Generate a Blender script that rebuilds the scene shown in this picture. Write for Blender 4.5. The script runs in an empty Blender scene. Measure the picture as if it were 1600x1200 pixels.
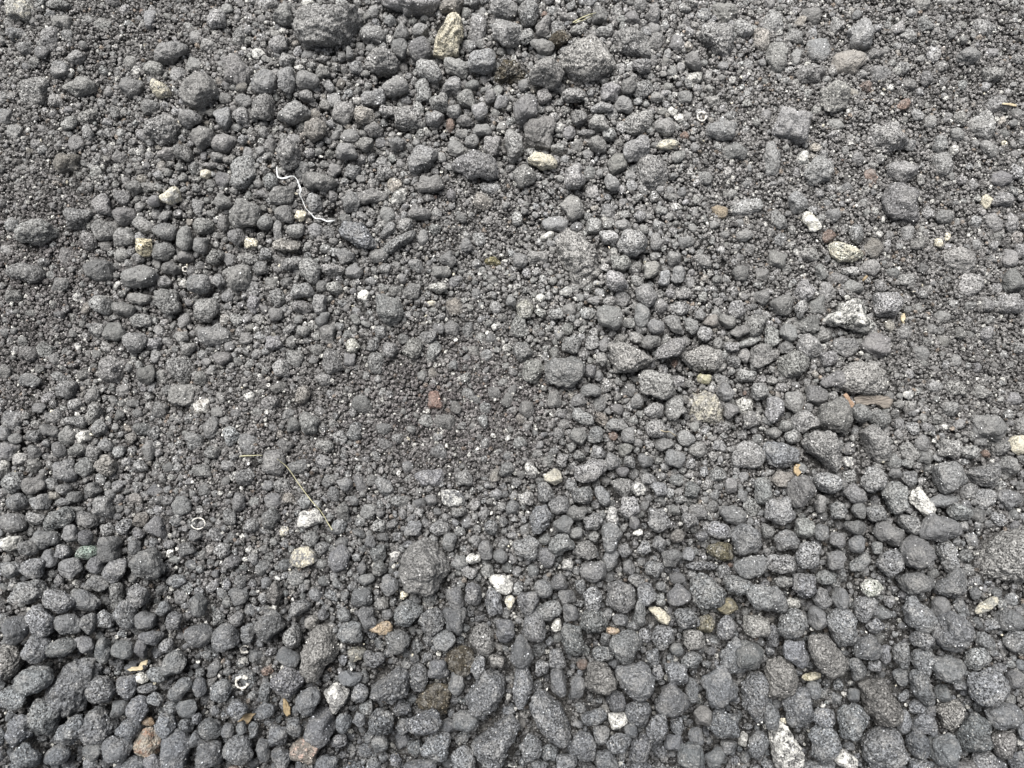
import bpy, math, random
import numpy as np
from mathutils import Vector, Matrix

R = math.radians
random.seed(7)
rng = np.random.default_rng(11)
S = bpy.context.scene

# ------------------------------------------------------------------ camera, sky, sun, exposure
TILT, DIST, HFOV = R(11.0), 0.85, R(62.0)
FPX = 800.0 / math.tan(HFOV / 2)                       # focal length in photo pixels (1600 wide)
CT, ST = math.cos(TILT), math.sin(TILT)
EYE = np.array([0.0, -DIST * ST, DIST * CT])
AX = np.array([[1, 0, 0], [0, CT, ST], [0, -ST, CT]], float)   # camera x, y, z axes in world
cam = bpy.data.cameras.new("camera")
cam.angle = HFOV
cam.sensor_fit = 'HORIZONTAL'
cam.clip_start, cam.clip_end = 0.02, 60
cam.dof.use_dof = True
cam.dof.focus_distance = 0.85
cam.dof.aperture_fstop = 9.0
camo = bpy.data.objects.new("camera", cam)
camo.location = EYE
camo.rotation_euler = (TILT, 0, 0)
S.collection.objects.link(camo)
S.camera = camo

SUN_EL, SUN_AZ = R(68), R(-30)                         # the light comes from beyond the top edge, a little left
w = bpy.data.worlds.new("World"); S.world = w; w.use_nodes = True
nt = w.node_tree
sky = nt.nodes.new("ShaderNodeTexSky"); sky.sky_type = 'NISHITA'; sky.sun_disc = False
sky.sun_elevation, sky.sun_rotation = SUN_EL, SUN_AZ
sky.air_density, sky.dust_density, sky.ozone_density = 1.0, 4.0, 0.6
hs = nt.nodes.new("ShaderNodeHueSaturation"); hs.inputs['Saturation'].default_value = 0.28   # grey overcast sky
nt.links.new(sky.outputs[0], hs.inputs['Color'])
nt.links.new(hs.outputs[0], nt.nodes["Background"].inputs[0])
nt.nodes["Background"].inputs[1].default_value = 0.022
sl = bpy.data.lights.new("sun", 'SUN'); sl.energy = 1.5; sl.angle = R(40); sl.color = (1, 0.965, 0.92)
so = bpy.data.objects.new("sun", sl); S.collection.objects.link(so)
sd = Vector((math.sin(SUN_AZ) * math.cos(SUN_EL), math.cos(SUN_AZ) * math.cos(SUN_EL), math.sin(SUN_EL)))
so.rotation_euler = sd.to_track_quat('Z', 'Y').to_euler()
S.view_settings.view_transform = 'Standard'
S.view_settings.look = 'None'
S.view_settings.gamma = 1
S.view_settings.exposure = 2.44

# ------------------------------------------------------------------ photo pixels -> places on the ground
WAVES = [(rng.normal(size=2), rng.uniform(0, 6.28), lam, amp) for lam, amp in
         [(0.55, .008), (0.42, .006), (0.3, .004), (0.24, .003), (.14, .0016), (.12, .0016), (.09, .0012),
          (.06, .0011), (.05, .001), (.042, .0010), (.034, .0009), (.028, .0008), (.024, .0008), (.02, .0006), (.016, .0005)]]
WAVES = [(d / np.linalg.norm(d) * 2 * math.pi / lam, p, a) for d, p, lam, a in WAVES]
HOLES = []                                             # (x, y, radius, depth) pits between the stones

def ground(x, y):
    x = np.asarray(x, float); y = np.asarray(y, float)
    xx = x + .008 * np.sin(y * 61 + 1) ; yy = y + .008 * np.sin(x * 53 + 2)
    h = sum(a * np.sin(k[0] * xx + k[1] * yy + p) for k, p, a in WAVES)
    for hx, hy, hr, hd in HOLES:
        h = h - hd * np.exp(-((x - hx) ** 2 + (y - hy) ** 2) / (hr * hr))
    return h

def ray(u, v):
    d = np.array([(u - 800) / FPX, -(v - 600) / FPX, -1.0])
    return d @ AX                                      # length measured so that depth along the axis = 1

def hit(u, v, lift=0.0):
    """the point over pixel (u, v) that lies LIFT above the ground, and its depth"""
    d = ray(u, v); t = (lift - EYE[2]) / d[2]
    for _ in range(4):
        p = EYE + t * d
        t = (float(ground(p[0], p[1])) + lift - EYE[2]) / d[2]
    return EYE + t * d, t

def to_px(P):
    q = (np.asarray(P) - EYE) @ AX.T
    return 800 - FPX * q[..., 0] / q[..., 2], 600 + FPX * q[..., 1] / q[..., 2]

for u, v, r_, d_ in [(517, 332, 9, .012), (45, 1085, 14, .014), (1480, 868, 12, .01), (60, 1100, 12, .012), (1345, 1030, 8, .008)]:
    p, t = hit(u, v); HOLES.append((p[0], p[1], r_ * t / FPX, d_))

# ------------------------------------------------------------------ materials
def mat(name):
    m = bpy.data.materials.new(name); m.use_nodes = True
    return m, m.node_tree, m.node_tree.nodes, m.node_tree.links

def rock_material(name, tex):
    """dusty volcanic grit: per-stone tint, sandy speckle, patches of a second mineral, rough bumps"""
    m, t, N, L = mat(name)
    b = N["Principled BSDF"]; b.inputs['Roughness'].default_value = .92; b.inputs['Specular IOR Level'].default_value = .25
    co = N.new("ShaderNodeTexCoord").outputs['Object'] if tex == 'object' else N.new("ShaderNodeNewGeometry").outputs['Position']
    if tex == 'object':
        oi = N.new("ShaderNodeObjectInfo"); ad = N.new("ShaderNodeVectorMath"); ad.operation = 'ADD'
        L.new(co, ad.inputs[0]); L.new(oi.outputs['Location'], ad.inputs[1]); co = ad.outputs[0]
    def noise(scale, detail=2, rough=.6):
        n = N.new("ShaderNodeTexNoise"); n.inputs['Scale'].default_value = scale; n.inputs['Detail'].default_value = detail
        n.inputs['Roughness'].default_value = rough; L.new(co, n.inputs['Vector']); return n.outputs['Fac']
    def ramp(src, a, b_, lo, hi):
        r = N.new("ShaderNodeMapRange"); r.inputs[1].default_value, r.inputs[2].default_value = a, b_
        r.inputs[3].default_value, r.inputs[4].default_value = lo, hi; L.new(src, r.inputs[0]); return r.outputs[0]
    def math_(op, a, c):
        n = N.new("ShaderNodeMath"); n.operation = op
        for i, s in enumerate((a, c)):
            if isinstance(s, (int, float)): n.inputs[i].default_value = s
            else: L.new(s, n.inputs[i])
        return n.outputs[0]
    tint = N.new("ShaderNodeAttribute"); tint.attribute_name = 'tint'
    vein = N.new("ShaderNodeAttribute"); vein.attribute_name = 'vein'
    fine, mid, broad = noise(560, 2, .8), noise(330, 3, .7), noise(80, 3)
    f = math_('MULTIPLY', ramp(fine, .33, .67, .06, 2.2), math_('MULTIPLY', ramp(mid, .32, .68, .55, 1.45), ramp(broad, .3, .7, .82, 1.2)))
    f = math_('ADD', 1.0, math_('MULTIPLY', math_('SUBTRACT', f, 1.0), tint.outputs['Alpha']))
    sc = N.new("ShaderNodeVectorMath"); sc.operation = 'SCALE'; L.new(tint.outputs['Color'], sc.inputs[0]); L.new(f, sc.inputs['Scale'])
    # patches of the second mineral, their share of the stone carried by the alpha of 'vein'
    pn = math_('ADD', math_('MULTIPLY', noise(150, 2, .55), .65), math_('MULTIPLY', noise(520, 2), .35))
    edge = math_('SUBTRACT', pn, math_('SUBTRACT', .82, math_('MULTIPLY', vein.outputs['Alpha'], .64)))
    msk = ramp(math_('ADD', edge, math_('MULTIPLY', math_('SUBTRACT', fine, .5), .25)), -.05, .08, 0, 1)
    sv = N.new("ShaderNodeVectorMath"); sv.operation = 'SCALE'; L.new(vein.outputs['Color'], sv.inputs[0])
    L.new(math_('MULTIPLY', ramp(fine, .3, .7, .8, 1.15), ramp(mid, .3, .7, .75, 1.2)), sv.inputs['Scale'])
    mx = N.new("ShaderNodeMix"); mx.data_type = 'RGBA'
    du = N.new("ShaderNodeMix"); du.data_type = 'RGBA'; du.inputs[7].default_value = (.26, .258, .252, 1)
    L.new(math_('MULTIPLY', ramp(noise(70, 4, .65), .48, .68, 0, .5), ramp(fine, .3, .7, .35, 1.4)), du.inputs['Factor']); L.new(sc.outputs[0], du.inputs[6])
    L.new(msk, mx.inputs['Factor']); L.new(du.outputs[2], mx.inputs[6]); L.new(sv.outputs[0], mx.inputs[7])
    # light mineral grains in the dust
    vo = N.new("ShaderNodeTexVoronoi"); vo.inputs['Scale'].default_value = 420; L.new(co, vo.inputs['Vector'])
    gr = N.new("ShaderNodeSeparateColor"); L.new(vo.outputs['Color'], gr.inputs[0])
    spot = math_('MULTIPLY', ramp(vo.outputs['Distance'], .22, .38, 1, 0), ramp(gr.outputs[0], .80, .86, 0, 1))
    m2 = N.new("ShaderNodeMix"); m2.data_type = 'RGBA'; m2.inputs[7].default_value = (.42, .42, .41, 1)
    L.new(math_('MULTIPLY', math_('MULTIPLY', spot, .7), tint.outputs['Alpha']), m2.inputs['Factor']); L.new(mx.outputs[2], m2.inputs[6])
    L.new(m2.outputs[2], b.inputs['Base Color'])
    hgt = math_('ADD', math_('MULTIPLY', fine, .6), math_('MULTIPLY', mid, 1.0))
    bp = N.new("ShaderNodeBump"); bp.inputs['Strength'].default_value = 1.0; bp.inputs['Distance'].default_value = .0028
    L.new(hgt, bp.inputs['Height']); L.new(bp.outputs[0], b.inputs['Normal'])
    return m

M_STONE = rock_material("gritty_stone", 'object')
M_GRAVEL = rock_material("gritty_gravel", 'world')

def plain_material(name, col, rough, stretch=None, contrast=.35, scale=300):
    m, t, N, L = mat(name); b = N["Principled BSDF"]; b.inputs['Roughness'].default_value = rough
    tc = N.new("ShaderNodeTexCoord"); mp = N.new("ShaderNodeMapping")
    if stretch: mp.inputs['Scale'].default_value = stretch
    L.new(tc.outputs['Object'], mp.inputs[0])
    n = N.new("ShaderNodeTexNoise"); n.inputs['Scale'].default_value = scale; n.inputs['Detail'].default_value = 4; L.new(mp.outputs[0], n.inputs['Vector'])
    r = N.new("ShaderNodeMapRange"); r.inputs[1].default_value, r.inputs[2].default_value = .3, .7
    r.inputs[3].default_value, r.inputs[4].default_value = 1 - contrast, 1 + contrast; L.new(n.outputs['Fac'], r.inputs[0])
    s = N.new("ShaderNodeVectorMath"); s.operation = 'SCALE'; s.inputs[0].default_value = col; L.new(r.outputs[0], s.inputs['Scale'])
    L.new(s.outputs[0], b.inputs['Base Color'])
    bp = N.new("ShaderNodeBump"); bp.inputs['Strength'].default_value = .5; bp.inputs['Distance'].default_value = .0006
    L.new(n.outputs['Fac'], bp.inputs['Height']); L.new(bp.outputs[0], b.inputs['Normal'])
    return m
M_PLASTIC = plain_material("white_plastic", (.50, .52, .53), .45, None, .08)
M_WOOD = plain_material("weathered_wood", (.135, .12, .105), .85, (.12, 1.6, 1.6), .6, 900)
M_BARK = plain_material("brown_bark", (.21, .145, .10), .8, (.3, 1, 1), .35, 500)
M_STRAW = plain_material("dry_straw", (.40, .345, .235), .7, (.3, 1, 1), .25, 500)
M_STALK = plain_material("dry_stalk", (.30, .29, .19), .7, (.3, 1, 1), .2, 500)
M_SHELL = plain_material("snail_shell", (.46, .45, .42), .5, None, .2, 400)
M_CHIP = plain_material("ochre_wood", (.27, .21, .13), .75, (.3, 1, 1), .3, 500)

# ------------------------------------------------------------------ mesh tools
def ico(sub):
    g = (1 + 5 ** .5) / 2
    v = [(-1, g, 0), (1, g, 0), (-1, -g, 0), (1, -g, 0), (0, -1, g), (0, 1, g), (0, -1, -g), (0, 1, -g), (g, 0, -1), (g, 0, 1), (-g, 0, -1), (-g, 0, 1)]
    f = [(0, 11, 5), (0, 5, 1), (0, 1, 7), (0, 7, 10), (0, 10, 11), (1, 5, 9), (5, 11, 4), (11, 10, 2), (10, 7, 6), (7, 1, 8), (3, 9, 4), (3, 4, 2), (3, 2, 6),
         (3, 6, 8), (3, 8, 9), (4, 9, 5), (2, 4, 11), (6, 2, 10), (8, 6, 7), (9, 8, 1)]
    v = [np.array(p) / np.linalg.norm(p) for p in v]
    for _ in range(sub):
        mid, nf = {}, []
        def m(a, b):
            k = (min(a, b), max(a, b))
            if k not in mid:
                q = v[a] + v[b]; v.append(q / np.linalg.norm(q)); mid[k] = len(v) - 1
            return mid[k]
        for a, b, c in f:
            x, y, z = m(a, b), m(b, c), m(c, a)
            nf += [(a, x, z), (b, y, x), (c, z, y), (x, y, z)]
        f = nf
    return np.array(v), np.array(f, np.int32)
ICO = [ico(i) for i in range(6)]

def build(name, V, F, tint=None, vein=None, smooth=True, material=None):
    me = bpy.data.meshes.new(name)
    me.vertices.add(len(V)); me.vertices.foreach_set('co', np.ascontiguousarray(V, np.float32).ravel())
    k = F.shape[1]
    me.loops.add(F.size); me.loops.foreach_set('vertex_index', np.ascontiguousarray(F, np.int32).ravel())
    me.polygons.add(len(F)); me.polygons.foreach_set('loop_start', np.arange(0, F.size, k, dtype=np.int32))
    sm = np.asarray(smooth)
    me.polygons.foreach_set('use_smooth', np.broadcast_to(sm, (len(F),)).astype(bool))
    me.update(calc_edges=True)
    for nm, c in (('tint', tint), ('vein', vein)):
        if c is not None:
            a = me.color_attributes.new(nm, 'FLOAT_COLOR', 'POINT')
            a.data.foreach_set('color', np.ascontiguousarray(np.broadcast_to(c, (len(V), 4)), np.float32).ravel())
    if material: me.materials.append(material)
    return me

def link(name, me, label=None, cat=None, group=None, kind=None, loc=None):
    o = bpy.data.objects.new(name, me); S.collection.objects.link(o)
    if loc is not None: o.location = loc
    for k, v in (('label', label), ('category', cat), ('group', group), ('kind', kind)):
        if v: o[k] = v
    return o

def rock_radius(D, g, planes=11, sharp=9.0, lump=.05, lo=.80, hi=1.04):
    """radius over directions D of a chipped, slightly lumpy pebble about 1 in radius"""
    n = g.normal(size=(planes, 3)); n /= np.linalg.norm(n, axis=1)[:, None]
    h = g.uniform(lo, hi, planes)
    q = np.maximum(D @ n.T / h, 0) ** sharp
    r = (q.sum(1) + .35) ** (-1 / sharp)
    for k, a in ((2.2, .7), (4.3, .6), (7.5, .6), (13, .5), (22, .38), (36, .26)):
        m = 3 if k < 6 else 9
        for _ in range(m):
            d = g.normal(size=3); d *= k / np.linalg.norm(d)
            r = r + lump * a * (.55 if m == 3 else .34) * np.sin(D @ d + g.uniform(0, 6.28))
    return r

# ------------------------------------------------------------------ the stones read off the photograph
# one string per 400 x 300 tile of the photo: x y w h angle, four times enlarged
TILES = {
(0,0): "1050 350 175 140 0;1240 565 200 210 80;385 120 115 90 0;380 50 190 60 5;505 550 210 110 8;215 570 165 170 0;815 550 145 110 0;990 440 140 100 20;1220 420 110 110 0;1510 460 180 190 -30;945 120 80 110 0;650 165 130 90 0;320 240 100 140 0;430 235 90 80 0;480 360 105 80 -20;380 440 100 100 0;550 725 120 90 0;940 685 120 85 0;970 610 110 80 20;1170 740 140 110 10;1120 480 90 100 0;40 740 140 120 0;25 620 70 90 0;1400 900 140 110 0;1310 290 110 80 0;1500 250 80 110 0;1350 130 120 110 0;1500 720 100 100 0;1520 640 110 70 30;1410 740 100 130 0;1520 1080 150 170 0;440 1030 150 120 0;1040 935 110 80 0;1140 955 100 90 0;745 985 100 70 0;1360 990 90 60 0;1320 1040 110 40 0;1440 1000 80 50 0;840 1170 100 80 0;930 1175 110 60 0;1270 860 140 120 0;240 30 80 90 0;120 220 110 80 0",
(1,0): "830 540 190 110 -10;750 620 150 110 -25;1035 1010 190 160 -10;1070 430 170 120 30;1020 300 130 150 0;1250 440 150 100 25;1220 545 120 110 0;1410 380 160 160 0;1380 175 110 150 0;1145 640 120 110 0;1310 615 110 110 0;1125 720 110 100 0;910 210 95 100 0;730 220 160 100 15;900 300 110 110 0;1030 190 110 80 0;970 70 360 150 0;1240 50 150 110 0;170 100 110 120 0;155 280 120 120 0;195 510 110 150 0;320 520 130 120 0;310 580 90 80 0;240 690 240 110 -10;375 810 130 140 0;550 710 130 130 0;690 710 130 100 25;735 810 110 80 10;810 695 95 70 0;690 900 110 80 0;200 970 160 160 0;560 950 130 100 0;605 1080 90 100 0;480 1075 90 80 0;800 1080 100 90 0;890 900 100 70 0;1090 1150 150 110 0;1390 1010 270 160 10;1480 940 110 110 0;1580 920 110 190 0;1450 1160 130 80 0;1415 820 110 80 0;1300 830 80 60 0;1300 760 110 70 10;1260 700 110 70 0;1410 690 120 90 -15;1465 605 70 80 0;1530 640 80 75 0;1345 550 90 60 0;1060 570 100 130 0;400 430 80 100 0;200 390 90 90 30;1260 930 110 90 0;1340 910 90 90 0;1540 60 140 120 0;1560 200 180 160 0;400 1130 200 110 0;90 1140 100 90 0;40 520 160 140 0;45 665 150 150 0;560 300 60 80 0;420 365 70 50 0;80 30 120 100 0;1320 20 100 70 0",
(2,0): "580 200 120 80 0;230 435 200 170 30;210 300 140 90 20;190 180 90 110 0;85 680 140 160 0;180 850 190 200 0;810 910 200 130 -30;780 800 210 130 -35;720 690 120 110 0;955 805 125 110 0;545 765 125 90 10;420 740 95 85 0;620 580 110 120 0;730 540 95 90 0;395 585 150 80 0;200 600 90 90 0;1320 90 160 130 0;1150 370 100 110 0;805 40 90 80 0;880 90 80 100 20;750 140 90 90 0;885 180 80 70 0;1330 830 200 110 0;1380 940 150 110 0;1580 1030 120 130 -40;540 900 110 90 30;660 1030 120 120 0;390 1110 130 130 0;1080 610 90 80 0;1450 190 130 100 20;1555 260 110 140 0;595 840 80 80 0;820 420 100 80 0;620 1140 90 100 0;80 1110 130 140 0;100 90 120 140 0;1210 1120 90 90 0;460 830 110 35 3;290 930 90 60 0;560 110 110 90 0;550 690 130 60 0",
(3,0): "570 220 150 170 0;500 400 200 140 -15;315 330 150 160 0;260 470 170 120 0;140 790 200 200 0;310 1080 170 170 0;60 360 130 180 0;30 140 130 140 0;165 250 120 100 0;270 110 130 100 0;840 1080 200 130 0;740 860 220 220 0;1090 1030 160 130 0;1340 790 170 170 0;1180 735 80 90 0;1135 735 50 90 20;1320 180 140 120 0;1240 360 130 100 0;1420 650 140 110 0;950 40 150 80 0;660 350 90 80 0;1070 900 90 100 0;560 1000 100 80 0;20 1000 100 180 0;1100 10 180 70 0;1450 1140 140 110 0;165 360 60 100 0;430 170 90 120 30;880 230 110 90 0;700 470 120 110 0;1400 470 130 100 0;970 160 100 90 0;1520 1090 90 90 0",
(0,1): "230 250 220 150 -5;500 160 190 140 0;650 80 120 120 0;655 240 130 120 0;555 300 95 110 0;790 150 140 110 0;890 215 150 90 25;790 270 130 110 0;1040 270 150 100 10;1030 380 130 110 0;1170 305 90 150 0;1245 310 90 110 0;1520 140 200 150 0;1400 190 70 90 0;1260 235 130 90 0;1345 410 110 80 -50;1500 530 140 170 0;1240 590 140 130 0;870 540 220 130 -5;620 500 190 130 0;1050 480 150 70 10;1050 650 150 150 0;800 710 170 90 25;840 650 160 70 5;1290 740 150 140 0;1350 885 220 130 -3;730 880 130 110 0;880 820 130 90 0;850 920 140 130 0;640 710 120 110 0;710 1100 160 170 0;1140 1105 160 160 0;1170 985 90 80 0;1140 905 80 70 0;170 510 210 110 15;190 1010 130 90 0;920 1140 110 110 0;385 590 100 110 0;1390 1040 100 80 0;1480 280 100 100 0;1540 915 80 70 0;790 760 160 80 0;1390 60 120 80 50;880 440 80 70 0;770 40 110 80 0;960 50 90 70 0;420 400 100 100 0;290 990 100 80 0;1040 550 90 70 0;960 950 100 80 0;80 660 100 90 0;1160 400 90 80 0;620 870 100 90 0;1370 560 80 90 30",
(1,1): "165 40 140 110 0;55 190 100 80 15;225 255 95 100 0;145 250 55 130 0;215 350 165 75 0;325 500 165 110 65;240 420 160 80 -10;445 490 130 90 0;295 605 130 100 0;820 745 185 170 30;580 380 120 100 0;610 490 100 80 0;290 700 120 80 0;400 700 90 110 0;490 600 90 80 0;410 590 70 70 0;455 890 100 120 0;490 1060 110 150 0;760 1070 110 130 0;985 985 125 130 0;1110 1000 80 130 20;1080 905 110 80 -10;1220 855 100 90 0;735 955 85 85 0;1040 280 80 100 0;930 215 90 80 0;900 300 190 70 -30;1010 130 140 90 0;190 140 130 110 0;1200 430 100 80 30;1000 460 110 70 30;1160 515 120 80 0;1245 565 100 70 -40;970 620 110 100 0;885 620 90 65 0;795 605 70 60 0;1245 720 130 110 0;1320 870 80 120 0;420 790 110 60 -50;825 140 100 100 0;690 35 200 80 0;370 70 100 110 0;160 1105 110 100 0;250 1040 110 100 0;120 770 90 80 0;110 945 100 90 0;570 1050 80 80 0;840 990 90 90 0;420 1170 100 80 0;290 870 80 70 0;620 800 80 50 60;1100 1140 70 70 0;1040 1150 60 60 0;1500 720 80 80 0;1390 300 100 80 0;60 390 80 70 0;780 890 80 90 0;920 920 70 60 0;620 60 120 110 0;830 240 120 60 -50",
(2,1): "745 325 180 150 0;270 210 180 90 10;370 110 150 140 0;500 235 95 95 0;700 215 100 60 0;580 310 120 90 0;690 430 130 90 0;655 535 130 110 40;840 645 150 100 60;935 520 70 100 20;1020 520 80 110 0;830 785 95 140 0;895 850 100 90 0;985 830 150 80 65;610 780 160 130 25;870 925 140 80 0;990 985 180 110 -35;45 855 110 130 0;160 410 130 80 0;50 430 90 90 0;120 1110 130 130 0;70 1010 140 110 0;500 945 90 80 0;375 955 140 100 0;340 1110 240 180 0;1130 835 90 90 0;1210 890 100 90 0;1230 840 90 80 0;1340 800 110 90 0;1400 740 100 100 0;1540 850 130 120 0;1480 940 150 50 -20;1560 1020 140 150 0;1380 975 90 70 0;1460 1010 90 80 0;1430 880 100 70 0;1470 1150 110 80 0;1480 90 200 110 -20;1450 280 110 80 0;1480 340 80 80 0;1170 780 70 70 0;1560 660 90 90 0;1290 945 60 70 0;480 1120 70 80 0;1010 420 90 80 0;270 760 100 70 0;360 730 80 80 0;560 1050 70 80 0;1560 520 80 80 0;800 260 60 60 0;900 310 70 100 0",
(3,1): "830 80 240 210 0;740 710 180 150 -20;225 630 120 140 0;110 720 150 120 -10;310 720 120 110 0;200 750 80 100 20;225 835 150 110 0;240 960 150 130 40;110 880 110 100 0;40 890 90 120 0;340 890 90 100 0;490 930 190 130 10;165 1060 180 170 0;420 1160 230 110 -10;380 1050 110 100 0;690 970 200 140 0;940 1010 100 90 0;850 880 90 80 0;510 510 110 60 0;650 360 120 110 0;1250 590 180 130 -25;1410 605 90 80 0;1530 570 120 130 0;1510 690 150 120 0;1190 420 200 150 0;1390 200 130 100 70;1310 200 70 110 0;1500 200 80 130 0;1420 280 90 60 0;1500 420 100 110 0;930 330 80 70 0;500 570 120 90 0;190 70 110 120 0;1080 785 110 80 0;1090 940 70 80 0;700 590 90 70 0;1000 140 100 90 0;1580 370 70 80 0;1300 330 60 70 0;260 400 110 90 0;50 420 110 120 0;1540 280 90 70 0;860 260 90 110 0;440 570 120 80 0;1440 30 130 90 0",
(0,2): "1145 60 180 130 0;480 160 100 80 0;480 225 150 70 10;590 190 90 110 0;340 205 100 90 0;325 300 130 70 30;620 270 90 90 0;450 310 100 110 0;495 415 115 80 -15;580 440 100 90 -60;660 385 85 80 0;210 410 90 90 0;930 410 75 130 0;515 530 110 120 0;420 560 130 130 0;95 590 160 130 -20;195 640 150 110 -30;315 640 95 75 0;245 730 120 90 -30;105 760 130 120 0;80 880 160 120 0;345 840 200 110 -25;255 820 120 80 0;535 870 160 90 20;645 780 150 110 35;450 930 90 110 0;520 970 90 100 20;290 970 180 110 -20;670 930 85 80 0;685 1035 130 150 0;780 890 110 80 -30;875 850 95 90 0;980 900 120 130 0;920 1120 200 180 0;710 1150 160 120 -30;575 1150 110 110 0;400 1060 90 80 0;320 1070 100 100 0;440 1140 130 120 0;185 1130 150 120 0;150 1040 120 100 0;70 1160 140 90 0;60 420 130 110 0;90 350 70 60 0;30 310 80 80 0;455 715 95 70 0;410 660 90 70 0;345 710 80 50 0;365 760 110 50 0;475 775 120 50 0;580 660 100 90 0;865 930 90 70 0;850 1030 70 80 0;740 640 70 70 0;650 500 130 110 0;210 515 80 80 0;575 80 80 100 25;1365 180 80 70 20;1480 185 70 70 0;1060 520 80 70 -20;880 510 80 70 0;970 665 90 70 0;1220 950 80 80 0;1490 740 80 100 0;1570 890 90 90 0;1160 1030 100 80 0;1560 370 120 130 0;220 330 110 80 0;1320 270 90 130 0;1220 350 110 110 0;1390 1040 90 90 0;420 40 140 110 0;740 430 80 80 0;1330 430 90 80 0;1430 510 90 70 0",
(1,2): "115 490 140 140 0;265 520 160 90 -20;185 380 95 80 0;340 260 110 120 0;430 385 120 80 20;90 120 130 90 0;170 640 100 80 0;220 710 100 80 0;75 635 80 60 0;110 730 110 90 0;1180 250 140 110 0;1255 155 80 80 0;1085 580 180 110 0;800 640 130 90 30;900 735 100 80 0;800 375 100 70 0;555 630 90 80 0;490 680 80 90 0;545 790 80 100 0;985 910 110 90 0;1150 905 120 90 0;1180 1010 90 110 0;1445 1035 90 110 0;1265 1130 90 90 0;1390 1000 70 70 0;760 1060 90 100 0;770 1140 90 90 0;530 1080 130 160 0;535 1015 90 60 0;720 1000 70 70 0;790 950 70 60 0;770 890 90 70 0;640 930 80 50 0;660 1160 60 80 0;1300 590 110 90 0;1500 570 60 90 0;1310 1160 100 70 0;1470 900 80 90 0;1270 800 80 60 0;100 840 110 110 0;300 740 90 80 0;415 1030 90 80 0;620 300 100 110 0;1150 430 110 90 0;1500 690 80 60 0;240 255 90 80 0;1030 740 80 60 0;1090 730 80 70 0;1500 1060 90 80 0;1560 540 90 90 0;460 610 80 80 0;620 730 70 60 0",
(2,2): "475 555 210 120 -20;220 690 120 110 0;300 750 120 110 0;465 670 130 120 0;700 770 120 130 0;410 800 130 90 0;490 870 110 100 0;335 880 110 100 -50;310 1000 150 120 -30;625 970 120 170 0;90 1010 150 130 0;515 1150 150 130 20;605 1100 100 120 0;910 850 130 130 0;890 170 130 90 -15;1020 160 120 150 0;895 260 120 110 0;870 20 215 170 0;660 260 130 70 5;430 325 100 100 0;510 320 90 100 20;420 110 95 80 0;265 95 80 110 0;500 45 120 80 0;800 90 80 80 0;725 330 90 90 0;305 185 80 60 0;440 200 130 80 30;530 440 110 80 0;630 500 100 100 0;715 410 80 80 0;725 490 90 70 30;835 480 90 80 0;690 565 80 70 0;860 600 90 70 0;910 650 100 80 0;595 680 140 80 65;1365 150 90 110 0;1100 350 110 90 0;1150 400 110 90 0;960 380 100 90 0;1480 450 180 150 0;1365 640 75 90 0;1440 695 70 70 0;1370 830 170 120 20;1470 1000 170 170 0;1310 950 150 100 10;1490 1120 210 120 -20;1180 1135 180 50 0;925 1005 90 90 0;985 1090 130 100 -30;1100 1070 80 80 0;900 1150 130 90 0;1580 680 100 150 0;830 1030 90 80 0;770 870 80 70 0;1100 850 100 80 0;405 945 90 75 0;505 945 70 70 0;100 150 110 110 0;1030 950 90 80 0;1180 950 80 60 0;1285 570 110 90 0;730 1140 80 80 0;1010 460 120 100 0;1120 660 100 90 0;1310 70 90 90 0;1530 60 120 100 0;690 1030 80 80 0;315 480 70 90 0;430 470 70 60 30",
(3,2): "50 160 110 160 0;190 130 110 140 0;280 90 130 130 0;410 190 190 200 0;220 230 180 130 0;540 190 110 110 0;160 330 110 80 0;40 310 90 70 0;110 260 80 70 0;200 690 150 190 0;90 760 170 160 0;370 630 150 130 0;660 640 140 160 0;795 700 170 190 0;570 710 150 110 30;430 790 120 90 35;570 810 110 110 0;690 810 130 110 0;1080 900 220 160 0;920 1060 195 190 0;1130 600 190 180 0;1380 280 200 160 0;1190 800 140 110 20;1100 720 150 70 -5;740 920 180 120 25;870 890 140 110 30;1090 1100 230 120 70;215 920 130 120 0;250 1070 140 150 0;100 1010 180 120 0;90 1130 190 130 0;350 1180 140 60 0;560 970 150 100 -30;570 1080 180 80 -35;430 980 100 100 0;320 930 90 100 0;800 1100 160 150 40;430 1100 110 110 0;20 930 80 90 0;870 610 95 90 0;790 560 80 60 0;320 720 70 120 0;1340 690 150 110 0;1310 810 90 90 0;1280 460 110 80 0;1500 510 110 110 0;1140 400 130 120 0;1130 140 110 100 0;960 370 90 90 0;870 500 90 50 0;980 460 100 70 0;1520 100 90 90 20;1510 720 130 130 0;1150 40 160 90 0;1430 390 120 100 0;560 900 140 90 0;690 1010 70 70 0;1210 890 70 60 0;80 560 110 100 0;690 230 130 100 0;1330 50 110 80 0;470 640 60 80 0",
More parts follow.
